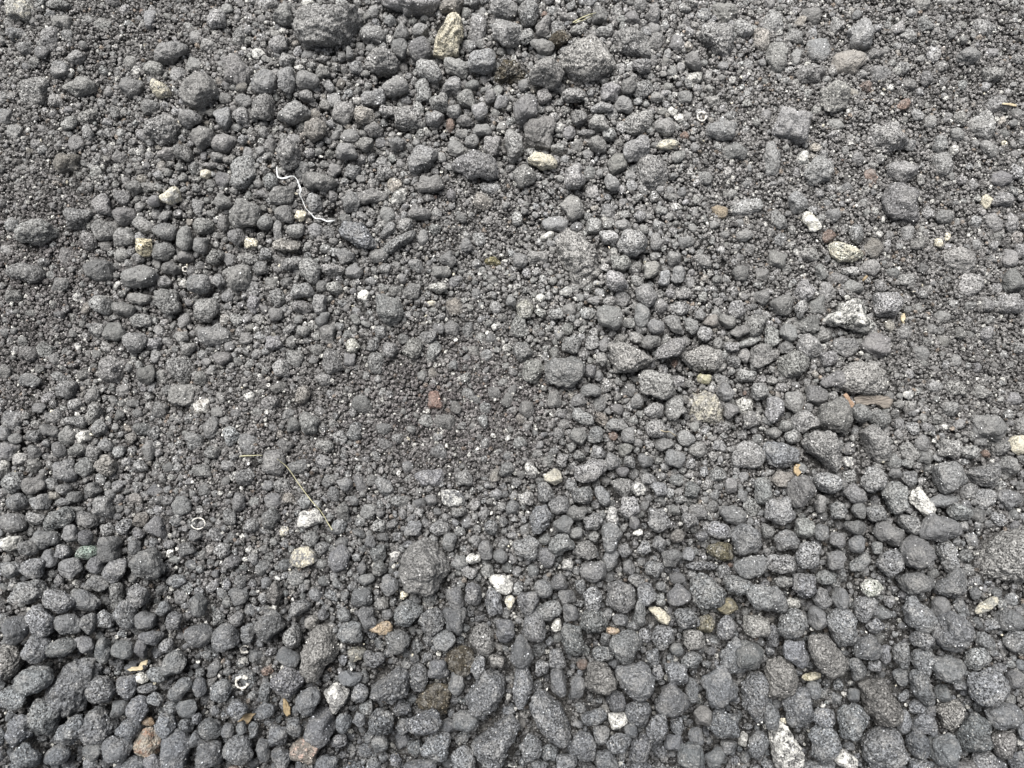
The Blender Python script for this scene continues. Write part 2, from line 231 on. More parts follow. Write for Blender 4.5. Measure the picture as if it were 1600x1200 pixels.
(0,3): "220 480 130 170 20;390 440 190 100 -10;265 275 150 200 0;410 300 160 120 0;110 330 140 160 0;375 170 190 110 25;200 90 190 130 0;660 270 110 100 0;555 280 110 110 0;775 250 120 170 0;735 120 80 160 0;850 130 130 140 0;910 280 140 110 0;1075 270 110 100 0;1245 365 190 120 10;1425 390 170 160 -30;1245 180 90 120 0;1490 120 120 110 -20;1490 270 90 90 0;1580 350 110 110 0;640 460 110 130 0;545 430 130 80 40;755 460 120 110 0;880 460 75 120 0;955 380 130 80 0;1030 440 100 80 -30;1060 560 170 140 0;660 720 170 200 0;790 690 130 140 0;850 820 130 150 0;935 760 110 90 40;1130 720 170 90 -40;1385 720 140 120 -35;1245 700 70 120 0;1175 820 120 110 0;1490 830 110 100 0;1070 830 90 70 0;440 950 180 130 -50;290 900 170 220 0;130 960 140 190 0;830 970 130 130 0;1050 930 130 140 0;1160 930 90 90 0;1300 950 150 110 0;1110 1080 180 230 0;1310 1110 150 170 0;1480 1080 180 160 0;740 1090 170 150 0;160 1130 180 150 0;370 1110 150 120 0;950 1160 120 100 0;820 1160 130 90 0;600 1060 110 100 0;200 620 240 150 -20;80 750 200 130 0;1430 970 90 80 0;1505 970 60 90 0;1225 885 50 70 0;1575 960 60 90 0;540 120 170 150 0;750 850 110 110 0;1030 210 80 90 0;1000 610 110 90 0;920 690 140 60 -10;580 20 170 100 0;1100 30 150 70 0;20 1000 90 130 0;1210 1030 80 90 0",
(1,3): "110 340 170 210 25;335 790 170 140 -35;430 915 150 190 15;870 390 150 130 0;960 245 170 130 -20;1100 290 160 150 0;1190 410 140 110 -30;1230 260 130 140 0;1540 350 120 140 0;1365 590 180 100 -55;1280 690 90 140 0;1130 590 120 120 0;1080 890 220 130 -10;1290 1110 140 180 0;1150 1060 190 170 0;1050 1170 190 100 0;810 880 150 170 0;870 810 130 110 0;320 1090 210 170 0;450 1160 140 90 0;145 1010 120 120 0;40 1080 90 150 -10;160 1120 120 130 0;230 940 90 120 0;540 910 90 120 0;630 890 80 90 0;520 1030 90 80 0;670 130 120 140 0;690 240 100 120 0;830 60 110 110 0;1365 110 105 130 0;1490 160 100 150 0;120 100 90 130 0;240 400 120 160 0;210 660 160 190 -30;200 520 150 100 20;260 200 130 90 -20;590 380 150 130 0;590 640 130 90 0;740 520 120 100 0;740 620 120 110 0;1010 640 110 160 0;1500 530 110 80 0;1340 920 170 120 0;930 920 80 110 0;1000 1070 90 90 0;870 1150 70 80 0;790 180 80 70 0;830 240 80 70 0;1240 150 110 120 0;700 830 100 80 0;60 730 80 110 0;350 290 90 80 0;420 240 60 60 0;555 240 90 80 0;660 760 110 110 0;680 40 110 70 0;60 840 110 90 0;1200 950 100 90 0;780 1020 110 100 0",
(2,3): "550 650 200 200 0;775 635 225 200 0;990 770 230 190 0;1280 680 210 240 0;1370 510 200 220 0;735 440 190 190 40;675 150 180 200 0;1025 150 130 150 0;830 130 120 130 0;525 130 105 170 0;1210 100 190 190 0;945 395 140 130 -40;1130 410 130 150 0;1090 520 130 110 0;1020 590 150 130 0;125 330 140 190 0;240 210 180 110 -10;380 400 130 200 0;520 300 160 160 -30;365 230 90 110 0;70 190 140 150 0;60 460 140 200 0;320 130 120 80 0;300 50 100 90 0;195 80 110 110 -40;440 75 70 90 0;270 520 110 120 0;305 700 110 190 -10;405 675 95 140 0;45 720 120 280 0;645 760 120 120 0;790 810 150 190 0;520 910 150 100 -25;385 880 90 200 -25;905 960 130 170 10;675 1050 140 120 -20;460 1070 160 160 0;600 1130 140 130 0;95 1040 150 150 0;770 1060 120 180 25;1190 880 120 120 0;1330 930 200 150 0;1510 280 200 150 0;1480 450 220 200 0;1340 290 120 150 0;1080 250 150 120 0;1420 50 180 110 0;1550 130 190 160 20;1270 1130 130 110 -20;1120 1130 160 160 0;1540 1040 140 180 0;1150 1000 90 100 0;1030 940 80 110 0;1010 1030 120 90 0;570 990 110 100 0;1350 1060 90 100 0;710 950 90 80 0;875 510 90 110 0;800 250 85 150 0;700 270 100 70 0;735 320 110 60 10;585 400 70 80 0;590 490 140 80 0;620 540 80 50 0;930 60 60 60 0;920 150 70 80 0;1010 440 80 80 0;830 390 80 90 0;770 40 100 70 0;1030 20 110 60 0;330 1160 140 90 0;230 1110 120 80 0;1270 270 100 110 0;1140 720 80 150 0;920 610 70 120 0;190 570 90 90 0;180 1170 100 70 0",
(3,3): "350 490 310 180 65;190 490 230 150 45;150 285 210 180 10;450 330 190 230 -10;640 420 190 150 0;620 210 160 140 -20;290 260 120 150 0;435 170 100 130 0;330 150 110 130 0;240 80 150 150 0;930 60 190 130 0;1130 90 210 180 0;960 230 250 160 50;1100 190 120 140 0;1140 320 220 230 0;985 530 150 160 0;1100 590 220 150 0;960 415 140 100 0;975 710 210 115 65;1260 990 200 240 0;1130 1080 210 170 40;950 950 130 130 0;840 500 110 150 0;830 630 100 90 0;860 920 80 140 10;1360 690 230 220 0;1310 540 150 120 -30;1450 1040 120 160 0;1510 290 130 140 0;1540 390 130 130 0;550 580 100 130 -20;190 820 170 230 0;40 860 100 180 0;540 750 70 80 0;510 880 180 220 0;350 900 140 130 0;350 1050 170 190 0;960 1060 130 150 0;1350 1140 160 120 0;1450 850 200 150 0;650 320 100 90 0;760 480 70 120 0;660 540 80 70 0;350 20 120 90 0;80 30 160 70 0;60 150 200 190 0;20 350 80 130 0;330 1170 180 80 0;960 1150 130 90 0;1220 1180 160 60 0;1550 650 110 110 0;270 720 90 110 0;940 820 110 90 0;1080 720 110 90 0;1560 1150 110 110 0;700 1160 90 80 0;660 690 70 80 0;1190 650 90 60 0",
}
# outlines in photo pixels of the stones with a shape of their own: (points, tint, look)
SLATE = (.135, .141, .150)
GREY, DARK, BLUE, DUST, WARM = (.120, .121, .121), (.090, .092, .095), (.107, .117, .131), (.175, .173, .168), (.122, .120, .117)
OUTLINES = [
 ([(461,22),(482,14),(517,24),(560,15),(565,40),(550,65),(518,80),(482,75),(461,52)], (.150, .150, .149), "big grey lumpy boulder with two white flecks at the top edge"),
 ([(226,193),(260,176),(278,187),(284,204),(275,226),(250,228),(230,213)], (.150, .150, .149), "smooth grey five sided stone above two small dark pebbles"),
 ([(566,92),(585,76),(610,82),(622,98),(616,114),(590,119),(570,108)], (.150, .150, .149), "rounded grey stone under a pair of small stones with a white fleck"),
 ([(619,170),(650,167),(660,178),(658,200),(632,204),(612,198)], (.150, .150, .149), "light grey blocky stone with flat top and straight sides"),
 ([(872,88),(900,66),(928,57),(948,67),(961,90),(960,110),(940,125),(918,135),(895,125),(880,110)], DUST, "largest pale grey rounded boulder dusted with cream on its right side"),
 ([(955,57),(975,45),(1005,57),(1018,75),(1015,92),(985,90),(962,88)], (.150, .150, .149), "grey angular stone tucked against the pale rounded boulder"),
 ([(1087,60),(1105,42),(1142,42),(1148,72),(1132,97),(1117,90),(1102,75)], (.150, .150, .149), "rough grey clod overhanging a black gap on its left side"),
 ([(993,252),(1005,243),(1030,242),(1045,252),(1046,275),(1040,290),(1020,296),(1000,292),(996,275)], (.150, .150, .149), "big square shouldered grey stone below a leaning oval stone"),
 ([(529,360),(540,347),(570,347),(580,365),(587,387),(572,392),(550,380),(535,372)], SLATE, "dark bluish grey wedge stone just under the end of the white ribbon"),
 ([(862,372),(882,357),(907,360),(925,380),(932,402),(945,435),(925,450),(895,452),(882,430),(867,412)], DUST, "largest dusty flat rock half buried in fine grit"),
 ([(951,540),(970,536),(997,545),(1021,562),(1012,572),(987,587),(957,585),(952,567)], DUST, "pale grey stone pointed on its right side"),
 ([(1059,552),(1087,546),(1100,538),(1125,547),(1130,565),(1120,582),(1092,582),(1072,570)], DUST, "pale grey saddle shaped stone above the cream crusted rock"),
 ([(1300,590),(1330,565),(1365,562),(1378,580),(1380,605),(1360,617),(1320,615),(1300,605)], DUST, "broad smooth grey boulder just above the wood splinters"),
 ([(628,872),(640,852),(668,842),(685,850),(698,870),(705,890),(692,910),(678,930),(655,932),(635,920),(622,895)], (.150, .150, .149), "huge smooth grey boulder at the foot of the fine grit"),
 ([(1190,705),(1200,691),(1232,692),(1250,706),(1248,722),(1225,731),(1200,726)], SLATE, "bluish grey smooth oval stone beside the tan chip"),
 ([(1255,692),(1270,675),(1295,673),(1315,687),(1311,710),(1310,732),(1300,740),(1283,720),(1265,707)], (.150, .150, .149), "large grey stone tapering down to a point like a tooth"),
 ([(1345,675),(1365,664),(1385,680),(1390,700),(1385,720),(1372,726),(1357,712)], (.150, .150, .149), "tall grey stone leaning left with a notch in its side"),
 ([(1502,737),(1532,730),(1558,720),(1558,742),(1545,760),(1520,760)], (.112, .114, .117), "dark grey stone with a steep triangular face"),
 ([(1520,882),(1530,862),(1545,842),(1568,832),(1612,822),(1612,912),(1580,918),(1560,904),(1536,902)], (.17,.17,.167), "huge dusty boulder cut off by the right edge"),
 ([(90,1030),(110,1022),(145,1028),(155,1042),(148,1075),(135,1100),(120,1115),(98,1120),(82,1105),(78,1080),(85,1050)], SLATE, "tall bluish grey boulder with a white chip on its top"),
 ([(-8,1005),(18,1004),(35,1022),(34,1042),(15,1063),(-8,1068)], DUST, "pale smooth boulder cut off by the left edge"),
 ([(128,1130),(140,1105),(155,1103),(178,1122),(181,1140),(170,1158),(145,1160),(127,1145)], SLATE, "bluish grey split stone with a light broken edge"),
 ([(485,985),(500,974),(520,980),(530,1000),(530,1020),(515,1040),(498,1065),(485,1058),(472,1045),(472,1020),(478,1000)], DUST, "light grey egg shaped boulder with white flecks"),
 ([(573,1078),(590,1070),(606,1058),(622,1040),(638,1048),(642,1065),(634,1085),(620,1097),(600,1090),(580,1088)], SLATE, "knobbly grey double lobed rock"),
 ([(730,1000),(742,978),(760,975),(770,990),(773,1010),(765,1025),(745,1020)], (.150, .150, .149), "knobbly grey stone with one white smear on its face"),
 ([(735,1068),(755,1050),(775,1048),(790,1058),(788,1080),(775,1105),(757,1122),(738,1118),(727,1100)], SLATE, "large tilted grey stone with one white dot near its top"),
 ([(735,1162),(755,1150),(775,1135),(800,1122),(812,1140),(800,1165),(785,1190),(760,1197),(745,1180)], SLATE, "large grey wedge boulder standing beside a black gap"),
 ([(828,1085),(838,1073),(855,1082),(872,1100),(885,1120),(900,1148),(898,1165),(882,1168),(858,1155),(838,1130),(828,1110)], SLATE, "long slanting bluish grey boulder with a sharp upper tip"),
 ([(827,805),(835,790),(852,789),(862,805),(857,822),(845,838),(832,835)], SLATE, "dark bluish pear shaped stone with chipped top"),
 ([(892,863),(905,848),(920,844),(932,855),(932,870),(918,874),(900,872)], (.150, .150, .149), "smooth grey three cornered stone with flat base"),
 ([(951,752),(965,747),(985,750),(988,760),(977,779),(962,770)], (.150, .150, .149), "grey stone shaped like an upside down triangle"),
 ([(1345,1072),(1360,1064),(1378,1058),(1388,1075),(1400,1090),(1409,1110),(1400,1128),(1370,1132),(1355,1118),(1350,1095)], WARM, "large flat topped grey block with sharp corners"),
 ([(1345,1155),(1360,1140),(1385,1134),(1402,1142),(1408,1165),(1418,1180),(1400,1206),(1365,1206),(1350,1185)], SLATE, "large dark boulder with a pale chipped upper corner"),
 ([(1465,1112),(1478,1100),(1500,1095),(1505,1105),(1498,1128),(1488,1144),(1475,1135)], DUST, "smooth pale grey teardrop stone pointing down"),
 ([(1160,1075),(1172,1052),(1190,1047),(1199,1065),(1199,1100),(1190,1130),(1175,1122),(1160,1100)], SLATE, "dark bluish upright slab stone in front of a larger boulder"),
 ([(1196,1048),(1200,1032),(1220,1025),(1238,1035),(1247,1062),(1240,1085),(1220,1094),(1200,1085)], DUST, "pale rounded boulder behind a dark upright slab"),
]
# pale, mottled, brown and reddish stones: u v w h angle tint vein share label (shorter name other labels point to)
CRM, WHT, TAN, RED, MOS, CAL = (.47, .445, .365), (.52, .52, .50), (.29, .25, .19), (.165, .115, .10), (.045, .040, .031), (.40, .40, .38)
PALE = [
 (250,139,38,24,25,GREY,CRM,.62,"cream pebble with dark pits beside a large rounded stone","the pitted cream pebble"),
 (321,272,17,16,20,CRM,WHT,.4,"small square pale cream chip above the cream oval pebble","the square cream chip"),
 (268,308,33,22,-20,CRM,WHT,.45,"cream oval pebble with smooth top","the cream oval pebble"),
 (227,385,27,30,0,(.33,.30,.22),CRM,.35,"tan cracked pebble pressed against a round grey stone","the tan cracked pebble"),
 (392,380,20,17,10,CRM,WHT,.3,"little round cream pebble with a grey dimple","the dimpled cream pebble"),
 (699,53,72,32,-68,(.30,.28,.22),CRM,.5,"tall tan and cream wedge stone standing on end","the tall tan wedge"),
 (849,253,46,24,20,(.30,.29,.25),CRM,.55,"yellowish crumbly pebble in grey dust","the yellowish crumbly pebble"),
 (1043,226,34,17,-5,(.3,.3,.27),CRM,.5,"flat cream pebble beside a leaning stone","the flat cream pebble"),
 (1050,176,17,13,30,CAL,WHT,.5,"upper of two whitish chips lying end to end","the two whitish chips"),
 (1061,185,16,14,0,CAL,WHT,.5,"lower of two whitish chips lying end to end",None),
 (1087,122,28,18,-20,(.25,.25,.24),CAL,.5,"light grey oval pebble below the rough clod","the light oval pebble"),
 (35,18,46,40,0,(.2,.2,.19),CRM,.38,"crumbly pale clod in the upper left corner","the pale corner clod"),
 (1302,152,42,55,0,(.16,.16,.155),CAL,.42,"dusty clod with a bleached top","the bleached clod"),
 (526,18,21,9,-20,WHT,CAL,.2,"small white flake lying on top of the big lumpy boulder","the white flake on the boulder"),
 (482,5,22,14,0,CAL,WHT,.55,"white crumb at the top edge above the lumpy boulder",None),
 (470,337,18,16,20,CRM,WHT,.3,"bright cream lump touching the white ribbon","the cream lump by the ribbon"),
 (569,463,19,18,0,WHT,CRM,.3,"round white pebble with a few white crumbs above it","the round white pebble"),
 (675,474,14,9,0,CRM,WHT,.5,"small cream chip below a light grey pebble",None),
 (684,449,28,17,0,(.22,.22,.21),CAL,.45,"light grey oval pebble with a white tip","the white tipped pebble"),
 (550,541,22,22,-30,(.2,.2,.18),WHT,.5,"white and grey broken chip with a black shadow side","the broken white chip"),
 (820,485,25,30,0,(.2,.2,.18),CAL,.45,"light brown round pebble with a pale spot","the spotted round pebble"),
 (855,371,22,16,-30,CAL,WHT,.5,"whitish chip at the upper end of the dusty flat rock","the whitish chip"),
 (844,466,15,14,10,CAL,WHT,.55,"small white chip above the spotted round pebble",None),
 (1018,422,27,27,0,(.21,.21,.2),CAL,.35,"light grey round pebble below a larger pale stone","the light round pebble"),
 (1268,349,38,20,50,(.32,.31,.26),WHT,.6,"bright cream crusty pebble in fine grit","the crusty cream pebble"),
 (1323,396,56,30,10,(.30,.30,.26),CRM,.5,"cream wedge shaped rock with ridges","the ridged cream wedge"),
 (1326,494,80,56,12,(.085,.088,.085),WHT,.53,"big black and white mottled rock","the black and white rock"),
 (1292,456,27,28,0,(.2,.2,.2),WHT,.36,"blocky grey pebble with a white base","the white based block"),
 (1541,316,16,23,5,(.36,.34,.28),CRM,.6,"cream upright block with flat end","the upright cream block"),
 (1466,381,15,16,0,CRM,WHT,.3,"larger of two yellowish cream pebbles side by side","the cream pair"),
 (1480,370,9,15,10,CRM,WHT,.3,"smaller of two yellowish cream pebbles side by side",None),
 (1103,638,62,58,20,(.19,.185,.17),(.36,.345,.29),.46,"large cream crusted rock half buried in grit","the cream crusted rock"),
 (1164,632,27,28,-40,(.2,.2,.19),WHT,.5,"cream and grey block next to the crusted rock","the cream and grey block"),
 (1175,655,26,28,0,(.14,.14,.14),WHT,.36,"dark pebble with a white crusted top","the white topped pebble"),
 (867,746,30,23,15,(.33,.32,.28),CRM,.45,"whitish square pebble with one cream corner","the cream cornered pebble"),
 (957,806,20,34,0,(.2,.2,.2),WHT,.45,"whitish upright triangular pebble","the white triangle pebble"),
 (997,832,15,10,0,WHT,CAL,.3,"small clean white oval pebble","the white oval"),
 (887,882,18,18,0,(.2,.2,.2),WHT,.5,"small mottled white crumb above a dark smooth stone",None),
 (823,779,24,22,0,(.17,.17,.17),WHT,.4,"grey pebble with white cracks above a dark pear stone",None),
 (785,912,38,26,38,WHT,CAL,.4,"bright white chunky pebble with one grey end","the bright white chunk"),
 (797,941,15,23,0,CRM,WHT,.5,"cream chip just below the bright white chunk",None),
 (741,873,25,15,0,WHT,CAL,.45,"white knuckle shaped pebble beyond the huge boulder","the white knuckle pebble"),
 (475,872,40,32,-15,(.15,.15,.15),CRM,.5,"grey pebble with a cream oval scar","the scarred cream pebble"),
 (484,810,40,26,-20,(.16,.16,.16),WHT,.56,"half white broken pebble beside the dry stalk","the half white pebble"),
 (444,830,19,15,-30,(.2,.2,.2),CRM,.5,"small light pebble below the half white pebble",None),
 (680,625,25,27,0,RED,(.22,.165,.145),.5,"round reddish brown pebble in fine grit","the reddish pebble"),
 (131,682,27,18,-25,CAL,WHT,.55,"white blocky pebble with cream end","the white blocky pebble"),
 (32,718,21,20,0,(.2,.2,.2),WHT,.45,"dark pebble with white patches beyond a black gap","the white patched pebble"),
 (17,848,33,25,5,(.2,.2,.19),WHT,.5,"white pebble with a grey ring on its face","the ringed white pebble"),
 (5,733,20,30,0,(.22,.22,.21),WHT,.45,"whitish pebble cut by the left edge",None),
 (361,680,24,32,0,(.19,.2,.205),CAL,.3,"light grey smooth egg shaped pebble","the light egg pebble"),
 (266,864,11,13,0,WHT,CAL,.4,"small white chip above a big round stone",None),
 (1440,785,52,27,58,(.12,.12,.12),WHT,.62,"long white pebble with dark speckles","the speckled white pebble"),
 (1592,696,30,33,0,(.36,.35,.30),CRM,.6,"cream rounded pebble near the right edge","the cream edge pebble"),
 (1031,962,42,21,32,(.34,.32,.27),CRM,.6,"cream white pointed pebble in a black gap","the pointed cream pebble"),
 (870,977,15,22,8,CAL,WHT,.5,"whitish grey ribbed chip wedged among dark stones","the ribbed chip"),
 (957,985,19,13,0,(.24,.18,.13),TAN,.5,"small brown oval pebble","the brown oval pebble"),
 (966,1125,33,27,-8,(.17,.17,.17),WHT,.55,"white and grey angular broken stone","the white angular stone"),
 (1161,1155,15,22,10,(.25,.25,.24),WHT,.5,"pale chip wedged between dark stones near the bottom","the wedged pale chip"),
 (1360,917,39,30,-25,(.22,.23,.21),WHT,.45,"pale grey angular stone with white edges","the white edged stone"),
 (1228,1166,46,68,-18,(.10,.10,.10),WHT,.53,"large white crusted dark rock at the bottom edge","the white crusted rock"),
 (1322,1187,40,26,25,(.14,.14,.14),WHT,.52,"crumbly white patched rock at the bottom edge","the crumbly white rock"),
 (1267,1057,28,12,-8,(.3,.28,.2),CRM,.5,"flat cream sliver under two oval stones","the cream sliver"),
 (1224,1126,13,8,0,CRM,WHT,.4,"tiny cream chip above the white crusted rock",None),
 (1541,946,42,14,-35,(.24,.24,.22),CRM,.5,"pale crusty streak of stone below the dusty boulder","the crusty streak"),
 (232,1160,38,47,15,(.20,.18,.15),(.22,.135,.095),.42,"tan six sided stone with a rusty middle","the rusty tan stone"),
 (231,1127,23,13,5,(.16,.12,.085),TAN,.4,"flat brown pebble just above the rusty tan stone",None),
 (597,981,37,20,-8,(.23,.185,.135),(.36,.30,.22),.4,"tan almond shaped stone","the tan almond stone"),
 (631,930,14,13,0,CRM,WHT,.3,"small square cream chip below the huge boulder","the cream square chip"),
 (526,1090,38,44,-30,(.16,.16,.16),WHT,.46,"grey stone with a dusty white patch on one side","the white patched stone"),
 (558,1020,26,28,0,(.15,.15,.14),CRM,.42,"grey stone with small bright cream flecks","the cream flecked stone"),
 (221,1059,24,14,5,CAL,WHT,.4,"whitish grey pebble under a straw scrap",None),
 (154,1072,12,30,8,CRM,WHT,.3,"cream slab edge next to the tall bluish boulder","the cream slab edge"),
 (682,1090,50,46,0,MOS,(.10,.085,.06),.3,"dark brown crumbly clod of soil","the dark brown clod"),
 (718,1030,46,42,0,MOS,(.12,.1,.07),.25,"blackish brown soil clod with bright grains","the blackish soil clod"),
 (1128,861,42,26,0,(.062,.057,.04),(.12,.11,.075),.4,"mossy yellow brown clod in a hollow","the mossy clod"),
 (1102,975,28,28,0,(.105,.098,.072),(.19,.175,.125),.4,"yellow brown mossy pebble","the mossy pebble"),
 (1137,947,34,26,0,(.13,.12,.09),(.27,.24,.16),.4,"brownish dusty stone above the mossy pebble",None),
 (797,118,48,36,0,MOS,(.12,.1,.06),.25,"dark brown mossy lump beside a grey block","the brown mossy lump"),
 (876,62,36,24,-20,MOS,(.13,.11,.08),.3,"dark brown clod behind the pale rounded boulder","the dark clod"),
 (771,409,26,16,0,(.12,.11,.065),(.22,.2,.12),.4,"small greenish crumb with a white speck beside it",None),
 (1100,592,22,16,0,(.3,.29,.2),CRM,.5,"pale yellow crumb between saddle stone and crusted rock",None),
 (1124,332,26,22,0,(.2,.17,.13),TAN,.35,"brownish dusty clod in fine grit","the brownish clod"),
 (480,1172,50,40,0,(.13,.118,.105),(.40,.30,.26),.36,"brown grey stone with pinkish white spots","the pink spotted stone"),
 (135,863,36,24,0,(.11,.135,.12),(.2,.25,.22),.4,"grey stone with a faint green tint","the greenish stone"),
 (1180,980,44,34,10,(.17,.17,.165),CAL,.35,"knobbly light grey stone with a raised bump",None),
 (1237,942,30,15,8,(.2,.2,.19),WHT,.4,"light crusty lump beside an angular grey stone",None),
 (1391,138,11,10,-30,WHT,CAL,.3,"small white pebble in the blurred upper right grit","the small white pebble"),
 (1567,224,15,8,20,CRM,WHT,.3,"small cream chip near the upper right edge",None),
 (1411,735,1,1,0,GREY,GREY,.0,None,None),
]
PALE = [p for p in PALE if p[8]]

# regions of the photo where the grit is fine (negative) or coarse (positive): u v radius_u radius_v weight
COARSE = [(800,1150,1100,260,.75),(60,950,200,260,.4),(700,120,260,180,.38),(1300,780,260,230,.5),(1000,330,160,200,.35),(1000,560,160,90,.35),(330,400,170,200,.35),(950,780,170,120,.4),
          (720,640,150,110,-.5),(40,420,110,200,-.35),(420,640,150,80,-.3),(1480,560,130,110,-.5),(1180,300,150,150,-.45),(1130,730,110,70,-.4),(760,330,110,70,-.45),
          (1480,250,160,160,-.35),(400,800,120,90,-.25),(200,60,180,80,-.25),(1400,130,200,130,-.2),(520,450,120,80,.1)]
def coarse(u, v):
    c = .24 + 0 * np.asarray(u, float)
    for a, b, ru, rv, k in COARSE:
        c = c + k * np.exp(-((u - a) / ru) ** 2 - ((v - b) / rv) ** 2)
    return np.clip(c, 0.03, 1.0)

# ---- gather, drop doubles, nudge apart
stones = []
for (ci, ri), s in TILES.items():
    for e in s.split(';'):
        x, y, w_, h_, a = (float(q) for q in e.split())
        stones.append(dict(u=ci * 400 + x / 4, v=ri * 300 + y / 4, w=w_ / 4 * 1.04, h=h_ / 4 * 1.08, a=a))
fixed = []
for pts, tint, look in OUTLINES:
    P = np.array(pts, float); c = (P.min(0) + P.max(0)) / 2
    fixed.append(dict(u=c[0], v=c[1], pts=P - c, w=np.ptp(P[:, 0]), h=np.ptp(P[:, 1]), a=0., tint=tint, look=look))
PALE_PTS = {  # photo outlines of the pale stones with a marked shape
 "large cream crusted rock half buried in grit": [(1077,615),(1100,609),(1122,620),(1131,646),(1127,668),(1100,661),(1077,662),(1073,634)],
 "big black and white mottled rock": [(1310,485),(1316,474),(1340,465),(1350,480),(1351,496),(1362,512),(1350,522),(1325,515),(1296,513),(1281,500),(1295,489)],
 "tall tan and cream wedge stone standing on end": [(716,13),(724,27),(722,55),(715,88),(690,93),(675,84),(677,66),(692,45),(703,22)],
 "cream wedge shaped rock with ridges": [(1296,382),(1305,377),(1320,383),(1336,385),(1353,402),(1335,410),(1310,410),(1299,400)],
 "large white crusted dark rock at the bottom edge": [(1203,1142),(1215,1131),(1230,1135),(1240,1152),(1253,1170),(1251,1203),(1215,1203),(1205,1178)],
 "pale grey angular stone with white edges": [(1343,914),(1355,905),(1368,905),(1381,917),(1370,930),(1352,933)],
 "white and grey angular broken stone": [(950,1115),(983,1113),(981,1126),(967,1138),(954,1136)],
 "cream white pointed pebble in a black gap": [(1012,951),(1022,948),(1038,953),(1048,966),(1044,977),(1030,973)],
}
for u, v, w_, h_, a, tint, vein, share, label, ref in PALE:
    fixed.append(dict(u=float(u), v=float(v), w=float(w_), h=float(h_), a=float(a), tint=tint, vein=vein, share=share, look=label, ref=ref, pale=True))
    if label in PALE_PTS:
        P = np.array(PALE_PTS[label], float); c = (P.min(0) + P.max(0)) / 2
        fixed[-1].update(u=c[0], v=c[1], pts=P - c, w=np.ptp(P[:, 0]), h=np.ptp(P[:, 1]), a=0.)
rad = lambda s: .5 * math.sqrt(s['w'] * s['h'])
keep = []
for s in sorted(stones, key=lambda s: -s['w'] * s['h']):
    ok = True
    for q in fixed + keep:
        d = math.hypot(s['u'] - q['u'], s['v'] - q['v'])
        if d < (.62 if q in fixed else .5) * (rad(s) + rad(q)) and not (q.get('pale') and rad(q) < .6 * rad(s)):
            ok = False; break
    if ok: keep.append(s)
stones = keep
allp = fixed + stones
pos = np.array([[s['u'], s['v']] for s in allp]); org = pos.copy(); rr = np.array([rad(s) for s in allp]); nf = len(fixed)
for _ in range(12):
    d = pos[:, None] - pos[None]; L_ = np.hypot(d[..., 0], d[..., 1]) + np.eye(len(pos)) * 1e6
    o = np.clip(1.0 * (rr[:, None] + rr[None]) - L_, 0, None); o[o > 18] = 0
    mv = (d / L_[..., None] * (o * .3)[..., None]).sum(1); mv[:nf] = 0
    pos += mv; off = pos - org; ln = np.hypot(off[:, 0], off[:, 1])[:, None]; pos = org + off * np.minimum(1, 9 / np.maximum(ln, 1e-6))
d = pos[:, None] - pos[None]; L_ = np.hypot(d[..., 0], d[..., 1]) + np.eye(len(pos)) * 1e6
over = np.clip(rr[:, None] + rr[None] - L_, 0, None).max(1)
for s, p, o_, r_ in zip(allp, pos, over, rr):
    s['u'], s['v'] = p
    if 'pts' not in s and not s.get('pale'):
        q = max(.84, 1 - .45 * o_ / r_); s['w'] *= q; s['h'] *= q
stones.sort(key=lambda s: -s['w'] * s['h'])
N_BIG = 296 - len(OUTLINES)
big, small = stones[:N_BIG], stones[N_BIG:]

DUSTY = [(1250,80,520,330,.34),(500,60,600,240,.16),(900,400,160,130,.22),(60,430,170,200,-.12),(720,620,190,110,-.18),(1180,700,140,120,.12),(350,820,240,160,-.06)]
def dusty(u, v):
    """how much pale dust lies on that part of the heap"""
    return 1 + sum(k * np.exp(-((u - a) / ru) ** 2 - ((v - b) / rv) ** 2) for a, b, ru, rv, k in DUSTY)
def tone(u, v, g):
    """base colour of a grey stone; darker and bluer towards the lower edge of the heap"""
    k = float(np.clip((v - 620) / 520, 0, 1)) * .55
    c = np.array(GREY) * 1.14 * (1 - k) + np.array(BLUE) * np.array([.49, .52, .56]) * k
    c = c * g.uniform(.78, 1.24) * dusty(u, v) * np.array([1 + g.normal() * .010, 1, 1 + g.normal() * .014])
    if g.random() < .03: c = c * np.array([1.06, 1.0, .93])
    return c

def polar(s, th, g):
    """outline radius in pixels over angle th (image axes, v down)"""
    if 'pts' in s:
        P = s['pts']; n = len(P); out = np.full(len(th), 0.0)
        ang = np.linspace(0, 2 * math.pi, 181); best = np.full(181, 1e9)
        for i in range(n):
            a, b = P[i], P[(i + 1) % n]
            e = b - a; cr = np.cos(ang) * e[1] - np.sin(ang) * e[0]
            with np.errstate(divide='ignore', invalid='ignore'):
                t = (a[0] * e[1] - a[1] * e[0]) / cr; q = (a[0] * np.sin(ang) - a[1] * np.cos(ang)) / cr
            ok = (t > 0) & (q >= -1e-6) & (q <= 1 + 1e-6); best = np.where(ok, np.minimum(best, t), best)
        best[best > 1e8] = np.median(best[best < 1e8])
        b = best[:-1]; b = (np.roll(b, 2) + np.roll(b, -2) + 2 * np.roll(b, 1) + 2 * np.roll(b, -1) + 2 * b) / 8
        return np.interp(np.mod(th, 2 * math.pi), ang, np.append(b, b[0]))
    a = R(s['a']); A, B = s['w'] / 2, s['h'] / 2; t = th - a
    e = s.setdefault('sq', g.uniform(1.9, 2.7))
    r = (np.abs(np.cos(t) / A) ** e + np.abs(np.sin(t) / B) ** e) ** (-1 / e)
    for k in (2, 3, 4, 5): r = r * (1 + g.uniform(.0, .07) * np.sin(k * th + g.uniform(0, 6.28)))
    return r * 1.02

